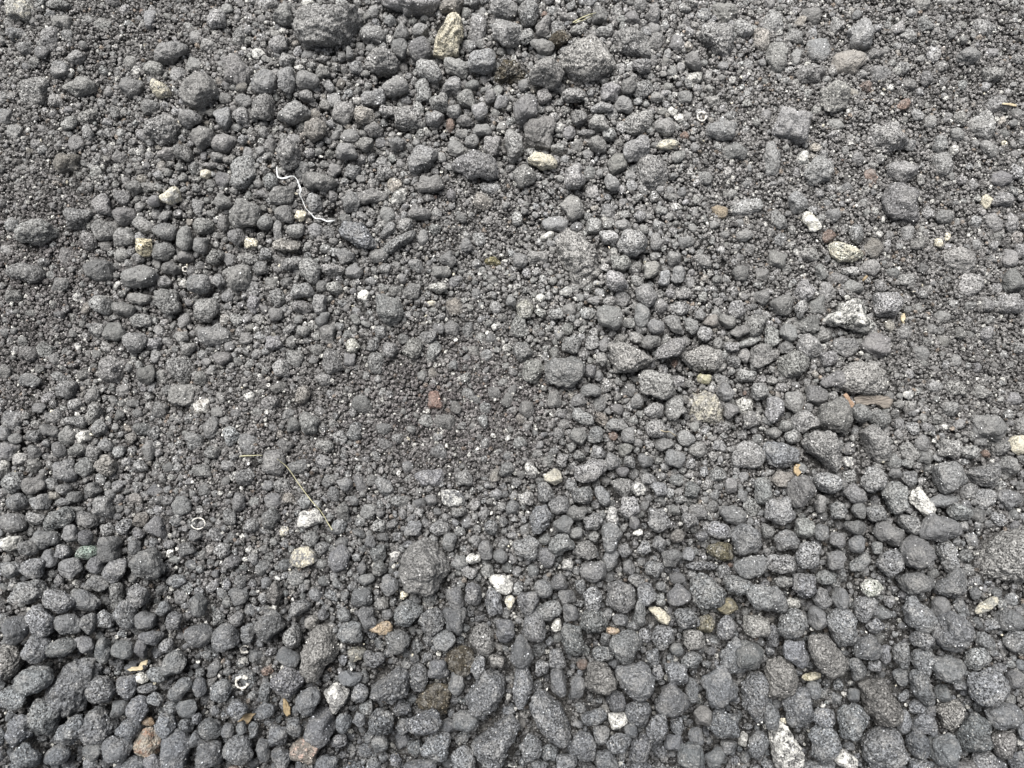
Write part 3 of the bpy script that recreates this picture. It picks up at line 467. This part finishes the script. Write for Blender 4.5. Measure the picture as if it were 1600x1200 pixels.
def stone_mesh(s, g, sub):
    """world-space vertices of one stone whose outline seen from the camera is that in the photo"""
    D, F = ICO[sub]
    th = np.arctan2(-D[:, 1], D[:, 0]); ca = np.hypot(D[:, 0], D[:, 1])
    own = 'pts' in s
    cc = float(coarse(s['u'], s['v'])); lift = s.setdefault('lift', g.uniform(-.25, .32) + .78 * cc)
    p, t = hit(s['u'], s['v'])
    k = t / FPX
    c = s.setdefault('thick', min(g.uniform(.46, .66) * math.sqrt(s['w'] * s['h']), .72 * min(s['w'], s['h'])))
    Rr = polar(s, th, g)
    r = rock_radius(D, g, planes=g.integers(6, 15), sharp=(g.choice([12., 20., 30.]) if own or s.get('pale') else g.choice([8., 13., 20., 32.])), lump=g.uniform(.03, .055) + .028 * min(1, max(0, rad(s) - 16) / 14) + (.05 if s.get('tint') == MOS else 0), lo=(.82 if own else .66), hi=1.08)
    r = r / np.quantile(r[np.abs(D[:, 2]) < .35], .72)
    L = np.stack([D[:, 0] * Rr, D[:, 1] * Rr, D[:, 2] * c], 1) * (r * k)[:, None]
    p, t2 = hit(s['u'], s['v'], lift * c * k)
    W = L @ AX * (t2 / t) + p
    return W, F, p

def crust(W, p, k, g, n):
    """sand grains stuck to a stone: small chips round its surface"""
    D, F = ICO[0]; i = g.integers(0, len(W), n)
    r = g.uniform(.35, 1.0, n) ** 1.6 * .0011
    C = W[i] + (p - W[i]) * .015
    V = (D[None] * g.uniform(.6, 1.3, (n, 12, 1))) * r[:, None, None] + C[:, None]
    return V.reshape(-1, 3), (F[None] + (np.arange(n) * 12)[:, None, None]).reshape(-1, 3)

def rgba(c, n=1.0): return np.array([c[0], c[1], c[2], n], np.float32)

# ------------------------------------------------------------------ the ground: one sheet, fine where the camera looks
def sheet():
    xs = np.concatenate([[-9, -4, -2, -1.2, -.95], np.linspace(-.85, .85, 620), [.95, 1.2, 2, 4, 9]])
    ys = np.concatenate([[-9, -4, -2, -1.1, -.75], np.linspace(-.62, .92, 560), [1.05, 1.3, 2, 4, 9]])
    X, Y = np.meshgrid(xs, ys)
    cu, cv = to_px(np.stack([X, Y, ground(X, Y)], -1))
    Z = ground(X, Y) + np.random.default_rng(3).normal(size=X.shape) * .0004 - .002 - .016 * coarse(cu, cv)
    V = np.stack([X, Y, Z], -1).reshape(-1, 3); nx, ny = len(xs), len(ys)
    i = (np.arange(ny - 1)[:, None] * nx + np.arange(nx - 1)).ravel()
    F = np.stack([i, i + 1, i + nx + 1, i + nx], 1)
    return V, F
V, F = sheet()
link('ground', build('ground', V, F, rgba((.045, .044, .043)), rgba(GREY, 0), True, M_GRAVEL), kind='structure')

# ------------------------------------------------------------------ loose gravel between them (nobody could count it)
GV, GF, GT, GE, GS, goff = [], [], [], [], [], 0
def add_gravel(W, F, tint, vein, smooth):
    global goff
    GV.append(W); GF.append(F + goff); n = len(W); goff += n
    GT.append(np.broadcast_to(tint, (n, 4))); GE.append(np.broadcast_to(vein, (n, 4))); GS.append(np.full(len(F), smooth))
g0 = np.random.default_rng(21)
PROTO = {}
for sub, cnt in ((0, 60), (1, 70), (2, 70), (3, 60)):
    D, F = ICO[sub]; PROTO[sub] = [(D * rock_radius(D, g0, g0.integers(6, 12), g0.choice([8., 13., 20., 30.]), .07, .60, 1.05)[:, None] * g0.uniform([.88, .82, .72], [1.22, 1.06, 1.0])) for _ in range(cnt)]
def spin(g):
    a, b, c = g.uniform(0, 6.28), g.normal() * .5, g.normal() * .5
    return np.array((Matrix.Rotation(b, 3, 'X') @ Matrix.Rotation(c, 3, 'Y') @ Matrix.Rotation(a, 3, 'Z')))
SPIN = [spin(g0) for _ in range(400)]

# stones of the photo that are too small to be told apart go in here, at their own places
taken = []                                             # circles (x, y, r) already occupied, metres
def occupy(s):
    p, t = hit(s['u'], s['v']); k = t / FPX; A, B, a = s['w'] / 2 * k, s['h'] / 2 * k, R(-s['a'])
    if B > A: A, B, a = B, A, a + math.pi / 2
    n = max(1, int(round(A / B * 1.3)))
    for i in range(n):
        o = (A - B) * (2 * (i + .5) / n - 1) if n > 1 else 0
        taken.append((p[0] + o * math.cos(a), p[1] + o * math.sin(a), B * .97))
for s in fixed + stones: occupy(s)
NB = [0]
for s in small:
    g = np.random.default_rng(abs(int(s['u'] * 1000 + s['v'])))
    W, F, p = stone_mesh(s, g, 4 if max(s['w'], s['h']) > 24 else 3)
    add_gravel(W, F, rgba(tone(s['u'], s['v'], g), g.uniform(.2, 1.35)), rgba(CAL, g.choice([.0, .0, .05, .12, .2])), True)

# pebbles: big ones first, each where it still finds room
CELL = .02
gridh = {}
def put(x, y, r):
    for i in range(int((x - r) // CELL), int((x + r) // CELL) + 1):
        for j in range(int((y - r) // CELL), int((y + r) // CELL) + 1):
            gridh.setdefault((i, j), []).append((x, y, r))
def free(x, y, r, f):
    for i in range(int((x - r) // CELL), int((x + r) // CELL) + 1):
        for j in range(int((y - r) // CELL), int((y + r) // CELL) + 1):
            for a, b, c in gridh.get((i, j), ()):
                m = f * (r + c)
                if (a - x) ** 2 + (b - y) ** 2 < m * m: return False
    return True
for h in HOLES: put(h[0], h[1], h[2] * .9)
for x, y, r in taken: put(x, y, r)
# the ground seen, with a margin for other viewpoints
X0, X1, Y0, Y1 = -.82, .82, -.56, .86
def inside(u, v, m=230): return (u > -m) & (u < 1600 + m) & (v > -m) & (v < 1200 + m)
KPX = DIST / FPX
g = np.random.default_rng(5)
pebbles = []
for dpx, tries in ((27, 2600), (23, 5200), (19.5, 9000), (16.5, 14000), (14, 20000), (12, 26000), (10.2, 34000), (8.8, 42000)):
    xs, ys = g.uniform(X0, X1, tries), g.uniform(Y0, Y1, tries)
    us, vs = to_px(np.stack([xs, ys, ground(xs, ys)], 1)); cs = coarse(us, vs)
    okk = inside(us, vs) & (g.random(tries) < np.clip((cs * 42 + 6 - dpx) / 8, .13, 1))
    offp = (us < -5) | (us > 1605) | (vs < -5) | (vs > 1205)
    for x, y, u, v, of in zip(xs[okk], ys[okk], us[okk], vs[okk], offp[okk]):
        r = dpx / 2 * KPX * g.uniform(.9, 1.12) * (1.5 if of and g.random() < .25 else 1)
        if free(x, y, r, .92):
            put(x, y, r); pebbles.append((x, y, r, u, v))
print('pebbles', len(pebbles), 'stones', len(stones), len(fixed))
PX = np.array(pebbles); PZ = ground(PX[:, 0], PX[:, 1])
CO = coarse(PX[:, 3], PX[:, 4])
for ip, ((x, y, r, u, v), z) in enumerate(zip(pebbles, PZ)):
    dp = 2 * r / KPX; sub = 3 if dp > 19 else 2 if dp > 10.5 else 1
    P = PROTO[sub][g.integers(len(PROTO[sub]))] @ SPIN[g.integers(400)].T
    W = P * r * 1.06 + np.array([x, y, z + r * (g.uniform(-.2, .6) - 1.1 * max(0, CO[ip] - .3)) - .011 * max(0, CO[ip] - .35)])
    q = g.random()
    t = tone(u, v, g)
    e = rgba(WHT, .5) if q < .02 else rgba(CAL, .3) if q < .06 else rgba(GREY, 0)
    if q > .996: t = np.array([.15, .115, .10]) * g.uniform(.7, 1.1)
    add_gravel(W, F=ICO[sub][1], tint=rgba(t, g.uniform(.2, 1.35)), vein=e, smooth=True)
    if sub > 1:
        n = int(dp * dp * .06); CV, CF = crust(W, np.array([x, y, z]), 1, g, n)
        add_gravel(CV, CF, np.repeat(rgba(t)[None] * g.choice([.6, .9, 1.2, 1.7, 2.4], n)[:, None], 12, 0), rgba(GREY, 0), False)

# grit: the finest grains, on a shaken grid
def grains(step, rmin, rmax, hmin, hmax, prob, seed):
    g = np.random.default_rng(seed)
    X, Y = np.meshgrid(np.arange(X0, X1, step), np.arange(Y0, Y1, step)); X = X + (np.arange(X.shape[0])[:, None] % 2) * step / 2
    x = (X + g.uniform(-.45, .45, X.shape) * step).ravel(); y = (Y + g.uniform(-.45, .45, X.shape) * step).ravel()
    z = ground(x, y); u, v = to_px(np.stack([x, y, z], 1)); c = coarse(u, v)
    m = inside(u, v, 160) & (g.random(len(x)) < prob(c))
    x, y, z, u, v = x[m], y[m], z[m], u[m], v[m]
    keepm = np.array([free(a, b, .0001, f) for a, b, f in zip(x, y, .66 + .2 * coarse(u, v))])
    # grains between pebbles lie low, on bare ground they pile up
    x, y, z, u, v = x[keepm], y[keepm], z[keepm], u[keepm], v[keepm]
    z = z - .013 * np.clip(coarse(u, v) - .25, 0, 1)
    n = len(x); r = g.uniform(rmin, rmax, n)
    D, F = ICO[0]; nv = len(D)
    P = np.array(PROTO[0])[g.integers(0, 60, n)]; Q = np.array(SPIN)[g.integers(0, 400, n)]
    W = np.einsum('nij,nvj->nvi', Q, P) * r[:, None, None]
    W += np.stack([x, y, z + r * g.uniform(hmin, hmax, n)], 1)[:, None]
    k = np.clip((v - 620) / 520, 0, 1)[:, None] * .55
    t = (np.array((.105, .103, .102)) * (1 - k) + np.array(BLUE) * .28 * k) * dusty(u, v)[:, None] * g.uniform(.5, 1.45, (n, 1))  # grit darkened towards the lower edge: shade of the gaps painted into its colour
    t *= 1 + np.clip(1 - dusty(u, v), 0, .2)[:, None] * np.array([.28, -.05, .06])
    warm = g.random(n) < .035; t[warm] *= np.array([1.15, 1.0, .86])
    wh = g.random(n); t[wh < .012] = np.array(WHT) * .8; t[(wh > .012) & (wh < .045)] = np.array(CAL) * .8
    T = np.repeat(np.concatenate([t, np.ones((n, 1))], 1), nv, 0)
    add_gravel(W.reshape(-1, 3), (F[None] + (np.arange(n) * nv)[:, None, None]).reshape(-1, 3), T, rgba(GREY, 0), False)
    print('grains', n)
grains(.0042, .0016, .0031, -.2, 1.0, lambda c: 0 * c + 1, 31)
grains(.0030, .0009, .0016, .2, 1.6, lambda c: np.clip(1.1 - c, .2, 1), 32)
def flecks(n, seed):
    g = np.random.default_rng(seed); D, F = ICO[0]
    for _ in range(n):
        u, v = g.uniform(-150, 1750), g.uniform(-150, 1350); p, t = hit(u, v, g.uniform(.0015, .006))
        P = PROTO[0][g.integers(60)] @ SPIN[g.integers(400)].T * np.array([1, g.uniform(.4, .9), .6]) @ SPIN[g.integers(400)].T
        c = np.array([WHT, CRM, CAL][g.choice(3, p=[.4, .25, .35])]) * g.uniform(.8, 1.1)
        add_gravel(P * g.uniform(.0008, .0026) ** 1.0 + p, F, rgba(c), rgba(WHT, 0), False)
flecks(800, 77)
gm = build('gravel', np.concatenate(GV), np.concatenate(GF), np.concatenate(GT), np.concatenate(GE), np.concatenate(GS), M_GRAVEL)
print('gravel faces', len(gm.polygons))
link('gravel', gm, 'loose dark grey gravel and grit filling the gaps between the bigger stones', 'gravel', kind='stuff')

# ------------------------------------------------------------------ the bigger stones, each a thing
refs = [(s['u'], s['v'], s['ref']) for s in fixed if s.get('ref')]
refs += [(455, 300, "the white ribbon"), (1362, 626, "the wood splinter"), (470, 750, "the dry stalk"), (310, 818, "the thin shell ring"), (379, 1066, "the white ring shell"),
         (215, 1040, "the straw scrap"), (1246, 735, "the tan chip"), (400, 716, "the mossy twig"), (662, 885, "the huge boulder"), (910, 410, "the dusty flat rock"),
         (510, 48, "the lumpy boulder"), (116, 1070, "the tall bluish boulder"), (1550, 875, "the dusty edge boulder"), (1377, 1096, "the flat topped block"), (865, 1120, "the long slanting boulder"),
         (773, 1160, "the grey wedge boulder"), (1485, 1120, "the teardrop stone"), (447, 1105, "the yellowish chip"), (385, 1122, "the ochre chip")]
DIRS = ["to the right of", "diagonally below right of", "straight below", "diagonally below left of", "to the left of", "diagonally above left of", "straight above", "diagonally above right of"]
used, labels = {}, {}
def look_of(s):
    q = max(s['w'], s['h']) / min(s['w'], s['h']); size = rad(s) * 2
    big_ = "large" if size > 46 else "medium" if size > 35 else "small"
    shape = "long" if q > 1.75 else "oval" if q > 1.3 else ("blocky" if s.get('sq', 2) > 2.35 else "rounded")
    return f"{big_} grey {shape} stone"
def label_grey(s):
    best = None
    for u, v, ref in refs:
        d = math.hypot(s['u'] - u, s['v'] - v)
        if d < rad(s) * .8: continue
        k = int(round(math.atan2(s['v'] - v, s['u'] - u) / (math.pi / 4))) % 8
        pen = d * (1 + .9 * len(used.get((ref, k), [])))
        if best is None or pen < best[0]: best = (pen, ref, k, d)
    _, ref, k, d = best
    n = used.setdefault((ref, k), []); n.append(d)
    lead = ["", "second ", "third ", "fourth ", "fifth ", "sixth "][min(len(n) - 1, 5)]
    return f"{lead}{look_of(s)} {DIRS[k]} {ref}"

def add_stone(s, name, label, cat, group, sub):
    g = np.random.default_rng(abs(int(s['u'] * 977 + s['v'] * 13)))
    W, F, p = stone_mesh(s, g, sub)
    c = W.mean(0); base = np.array([c[0], c[1], W[:, 2].min()])
    tint = s.get('tint')
    if tint is None: tint = tone(s['u'], s['v'], g)
    elif 'pts' in s and not s.get('pale') and s['v'] > 620: tint = np.array(tint) * (1 - .32 * min(1, (s['v'] - 620) / 400))
    vein = rgba(s['vein'], s['share']) if 'vein' in s else rgba(CAL, g.choice([.0, .05, .12, .2]))
    n = int(.05 * s['w'] * s['h']) if not s.get('pale') else int((.15 if s['tint'] == MOS else .015) * s['w'] * s['h'])
    CV, CF = crust(W, p, 1, g, n); nw = len(W)
    T = np.concatenate([np.broadcast_to(rgba(tint, g.uniform(.85, 1.35) if 'pts' in s else g.uniform(.2, 1.35)), (nw, 4)), np.repeat(rgba(tint)[None] * g.choice([.6, .9, 1.2, 1.7, 2.4], n)[:, None], 12, 0)])
    E = np.concatenate([np.broadcast_to(vein, (nw, 4)), np.broadcast_to(rgba(GREY, 0), (len(CV), 4))])
    sm = np.concatenate([np.ones(len(F), bool), np.zeros(len(CF), bool)])
    W = np.concatenate([W, CV]); F = np.concatenate([F, CF + nw])
    link(name, build(name, W - base, F, T, E, sm, M_STONE), label, cat, group, loc=base)

for s in fixed:
    if s.get('pale'):
        s['lift'] = .5 if rad(s) < 9 else .34 if s['tint'] != MOS else -.1
        if 'half buried' in s['look'] or 'edge above' in s['look']: s['lift'] = -.25
        add_stone(s, 'pale_pebble' if s['tint'] != MOS else 'soil_clod', s['look'], 'pebble' if s['tint'] != MOS else 'clod', 'pale and coloured stones among the grey gravel' if s['tint'] != MOS else 'clods of brown soil in the gravel', 4 if max(s['w'], s['h']) < 40 else 5)
    else:
        s['lift'] = -.05 + .3 * float(coarse(s['u'], s['v'])) - (.4 if 'right edge' in s['look'] or 'half buried' in s['look'] else 0)
        add_stone(s, 'grey_stone', s['look'], 'stone', 'grey stones lying in the gravel', 5)
for s in big:
    g = np.random.default_rng(abs(int(s['u'] * 1000 + s['v'])))
for s in sorted(big, key=lambda s: min(math.hypot(s['u'] - a, s['v'] - b) for a, b, _ in refs)):
    s.setdefault('sq', np.random.default_rng(abs(int(s['u'] * 31 + s['v']))).uniform(1.9, 2.7))
    add_stone(s, 'grey_stone', label_grey(s), 'stone', 'grey stones lying in the gravel', 4)

# ------------------------------------------------------------------ small finds lying on top: measured down onto the stones
bpy.context.view_layer.update()
DG = bpy.context.evaluated_depsgraph_get()
def drop(u, v):
    d = Vector(ray(u, v)); d.normalize()
    ok, loc, n, i, o, m = S.ray_cast(DG, Vector(EYE), d)
    return np.array(loc) if ok else hit(u, v)[0]

def strip(name, pts, width, thick, material, label, cat, bridge=.5, flat=True, lift=.0012, group=None, n=60):
    """a ribbon, stalk or splinter through photo points (u, v[, width]); it rests on the high points and bridges the gaps"""
    pts = [tuple(p) + ((width,) if len(p) == 2 else ()) for p in pts]
    A = np.array(pts, float); seg = np.concatenate([[0], np.cumsum(np.hypot(*np.diff(A[:, :2], axis=0).T))])
    t = np.linspace(0, seg[-1], n); U = np.stack([np.interp(t, seg, A[:, i]) for i in range(3)], 1)
    if material is M_PLASTIC: U[:, 2] = .40 * U[:, 2] ** 1.35
    for _ in range(2): U[1:-1] = (U[:-2] + 2 * U[1:-1] + U[2:]) / 4
    P = np.array([drop(u, v) for u, v, _ in U]); H = P[:, 2].copy()
    for _ in range(int(40 * bridge)):
        H[1:-1] = np.maximum(H[1:-1], (H[:-2] + H[2:]) / 2 - .00004)
    H += lift
    k = []
    for i in range(n):
        d = ray(U[i, 0], U[i, 1]); tt = (H[i] - EYE[2]) / d[2]; P[i] = EYE + tt * d; k.append(tt / FPX)
    T = np.gradient(P, axis=0); T /= np.linalg.norm(T, axis=1)[:, None]
    up = np.array([0, 0, 1.0]); side = np.cross(T, up); side /= np.linalg.norm(side, axis=1)[:, None]; nr = np.cross(side, T)
    gj = np.random.default_rng(int(abs(pts[0][0]) * 7)); jag = 1 + gj.uniform(-1, 1, n) * (.22 if thick >= 2 else .12)
    m = 8; a = np.arange(m) / m * 2 * math.pi; V = []
    for i in range(n):
        w_ = U[i, 2] * k[i] / 2 * jag[i]; h_ = (thick * k[i] / 2) if flat else w_
        tw = .5 * math.sin(i * .23) if flat and thick < 2 else 0
        s_, n_ = side[i] * math.cos(tw) + nr[i] * math.sin(tw), nr[i] * math.cos(tw) - side[i] * math.sin(tw)
        V += [P[i] + s_ * w_ * math.copysign(abs(math.cos(b)) ** .6, math.cos(b)) + n_ * h_ * math.sin(b) * gj.uniform(.7, 1.2) for b in a]
    V = np.array(V); F = [[i * m + j, i * m + (j + 1) % m, (i + 1) * m + (j + 1) % m, (i + 1) * m + j] for i in range(n - 1) for j in range(m)]
    e = len(V); V = np.vstack([V, P[0], P[-1]])
    me = bpy.data.meshes.new(name)
    F += [[e, (j + 1) % m, j] for j in range(m)] + [[e + 1, (n - 1) * m + j, (n - 1) * m + (j + 1) % m] for j in range(m)]
    b0 = V[:e].mean(0); b0[2] = V[:, 2].min()
    me.from_pydata((V - b0).tolist(), [], F); me.polygons.foreach_set('use_smooth', [True] * len(me.polygons)); me.materials.append(material); me.update()
    return link(name, me, label, cat, group, loc=b0)

strip('plastic_ribbon', [(432,261,2.2),(433,270,3.6),(434,277,3.6),(440,279,3.4),(447,278,5.2),(454,275,3),(459,275,2.2),(464,280,2.4),(467,288,4.2),(470,297,5.5),(468,304,4.2),(472,311,2.4),(475,319,2.2),(478,326,1.6),(486,334,2.4),(492,341,3.6),(503,342,3.2),(511,346,4),(521,345,3),(526,342,1)],
      3, .6, M_PLASTIC, "thin white plastic ribbon twisting down between the stones", "ribbon", .45, n=110, lift=.0004)
strip('ribbon_shred', [(480,306,1.2),(484,303,3),(490,300,1)], 2, .8, M_PLASTIC, "tiny white shred lying right of the long plastic ribbon", "shred", .8, n=14)
strip('dry_stalk', [(433,717,.7),(447,728,1.1),(455,738,1.2),(466,755,1.4),(474,766,1.5),(487,783,1.5),(500,797,1.3),(508,809,1.2),(512,817,1.2),(519,828,1.8)],
      1.8, 1.8, M_STALK, "thin dry yellow green stalk lying across the pebbles", "stalk", 1, flat=False, n=70)
strip('straw', [(895,35,2),(908,28,2.2),(920,23,1.6),(931,20,.8)], 2, 1, M_STALK, "longer of two dry grass blades near the top edge", "straw", 1, group='bits of straw', n=24)
strip('straw', [(898,36,1.2),(912,31,1.2),(926,24,.6)], 1.2, 1, M_STALK, "shorter fine grass blade beside the longer blade near the top", "straw", 1, group='bits of straw', n=24)
strip('straw', [(1566,162,2),(1578,163,5),(1588,165,4)], 5, 2, M_STRAW, "pale straw piece near the upper right edge", "straw", 1, group='bits of straw', n=16)
strip('straw', [(1348,439,3),(1352,434,5),(1355,431,3)], 4, 2, M_CHIP, "small orange straw bit below the ridged cream wedge", "straw", 1, group='bits of straw', n=12)
strip('straw', [(1032,672,1),(1040,675,1.4),(1046,674,1.2),(1057,682,.8)], 1, 1, M_STRAW, "thin hooked straw fibre below the cream crusted rock", "straw", 1, flat=False, group='bits of straw', n=24)
strip('twig', [(374,713,1.4),(384,712,2),(396,712,1.8),(402,711,1.4),(410,712,.8)], 3, 2, M_STALK, "short olive twig lying level on the pebbles", "twig", 1, flat=False, n=24)

def plate(name, outline, thick, material, label, cat, group=None, lift=.0):
    """a torn flat piece: a jagged outline with real thickness, lying over the stones under it"""
    A = np.array(outline, float); g = np.random.default_rng(int(A.sum()))
    B = []
    for i in range(len(A)):                            # splintered edge between the outline's corners
        a, b = A[i], A[(i + 1) % len(A)]; m = max(1, int(np.hypot(*(b - a)) / 3))
        B += [a + (b - a) * q / m + (g.normal(size=2) * .45 if q else 0) for q in range(m)]
    B = np.array(B); c = B.mean(0)
    hs = [drop(*(c + (p - c) * .8))[2] for p in A] + [drop(*c)[2]]
    z = np.quantile(hs, .7) + lift; sl = g.normal(size=2) * .06
    rings = []
    for f, dz in ((.96, -1), (1.0, -.45), (1.0, .35), (.9, .9), (.45, 1.05)):
        R_ = []
        for p in c + (B - c) * f:
            d = ray(*p); t = (z - EYE[2]) / d[2]; P = EYE + t * d; k = t / FPX
            P[2] += dz * thick / 2 * k * (1 + .15 * g.normal()) + ((p - c) * sl).sum() * k
            R_.append(P)
        rings.append(R_)
    V = np.array(rings).reshape(-1, 3); n = len(B); F = []
    for r_ in range(4):
        F += [[r_ * n + i, r_ * n + (i + 1) % n, (r_ + 1) * n + (i + 1) % n, (r_ + 1) * n + i] for i in range(n)]
    e = len(V); V = np.vstack([V, np.array(rings[0]).mean(0), np.array(rings[-1]).mean(0)])
    F += [[e, (i + 1) % n, i] for i in range(n)] + [[e + 1, 4 * n + i, 4 * n + (i + 1) % n] for i in range(n)]
    b0 = V.mean(0); b0[2] = V[:, 2].min()
    me = bpy.data.meshes.new(name); me.from_pydata((V - b0).tolist(), [], F); me.materials.append(material); me.update()
    return link(name, me, label, cat, group, loc=b0)

plate('wood_splinter', [(1333,622),(1345,618),(1375,618),(1390,620),(1396,626),(1391,636),(1381,639),(1368,632),(1350,634),(1338,633)], 7, M_WOOD, "flat weathered grey brown wood splinter partly buried in grit", "wood")
plate('bark_stick', [(1317,617),(1322,614),(1335,633),(1335,637),(1329,638)], 6, M_BARK, "short reddish brown stick at the end of the wood splinter", "stick", lift=.001)
plate('straw', [(199,1046),(206,1042),(218,1042),(221,1034),(231,1031),(229,1039),(223,1046),(204,1049)], 3, M_STRAW, "bent pale straw scrap above a whitish grey pebble", "straw", 'bits of straw')
plate('wood_chip', [(1240,730),(1243,725),(1252,725),(1252,739),(1246,745),(1240,738)], 5, M_CHIP, "tan wood chip below the bluish grey oval stone", "chip", 'scraps of wood')
plate('wood_chip', [(371,1128),(378,1122),(379,1116),(391,1114),(400,1115),(395,1120),(391,1127),(386,1132),(382,1125)], 4, M_CHIP, "ochre yellow wood chip between dark stones", "chip", 'scraps of wood')
plate('wood_chip', [(442,1092),(446,1090),(453,1104),(454,1116),(449,1120),(443,1112)], 5, plain_material('yellow_bark', (.20, .155, .09), .75, (.3, 1, 1)), "yellowish brown upright wood chip beside a dark stone", "chip", 'scraps of wood')
plate('wood_chip', [(1408,490),(1414,489),(1415,503),(1411,507),(1407,500)], 4, M_STRAW, "tan wood chip standing right of the black and white rock", "chip", 'scraps of wood')

def shell(u, v, w_, h_, thick, label, turns=1.0):
    """a bleached ring of a broken snail shell: a tapering tube round a small spiral"""
    P = drop(u, v); zz = max(np.quantile([drop(u + .45 * w_ * math.cos(q), v + .45 * h_ * math.sin(q))[2] for q in np.linspace(0, 6, 14)], .62) - .0004, P[2] - .001)
    d = ray(u, v); P = EYE + d * ((zz - EYE[2]) / d[2]); k = ((P - EYE) @ d) / (d @ d) / FPX; n, m = 44, 9; V = []
    for i in range(n):
        q = i / (n - 1); a = q * turns * 2 * math.pi + .6; f = 1 - .45 * max(0, q * turns - 1) if turns > 1 else 1
        r0 = thick * k / 2 * (1 - .55 * q * (turns > 1)) * (1 + .3 * math.sin(5 * a + u) + .2 * math.sin(11 * a)) * (1 if thick < 3 else .55 + .5 * math.sin(a * .5 + v) ** 2)
        c = np.array([math.cos(a) * (w_ - thick) / 2 * k * f, math.sin(a) * (h_ - thick) / 2 * k * f, thick * k * .45 * (1 + .7 * max(0, q * turns - 1))])
        e = np.array([math.cos(a), math.sin(a), 0])
        V += [c + e * r0 * math.cos(b) + np.array([0, 0, 1]) * r0 * 1.2 * math.sin(b) for b in np.arange(m) / m * 2 * math.pi]
    F = [[i * m + j, i * m + (j + 1) % m, (i + 1) * m + (j + 1) % m, (i + 1) * m + j] for i in range(n - 1) for j in range(m)]
    F += [list(range(m))[::-1], [(n - 1) * m + j for j in range(m)]]
    me = bpy.data.meshes.new('snail_shell'); me.from_pydata([tuple(x) for x in V], [], F)
    me.polygons.foreach_set('use_smooth', [True] * len(me.polygons)); me.materials.append(M_SHELL); me.update()
    link('snail_shell', me, label, 'shell', 'bleached snail shells', loc=P)
shell(310, 818, 23, 19, 1.9, "thin white snail shell ring on fine grit", 1)
shell(379, 1066, 25, 23, 6, "white thick walled shell ring with a dark middle", .88)
shell(1096, 183, 17, 19, 4, "round white snail shell beside two whitish chips", .92)
shell(383, 1014, 17, 14, 4, "small grey white shell above the thick white shell ring", .8)
shell(290, 421, 11, 11, 3.4, "little cream shell ring between rounded grey stones", 1.05)
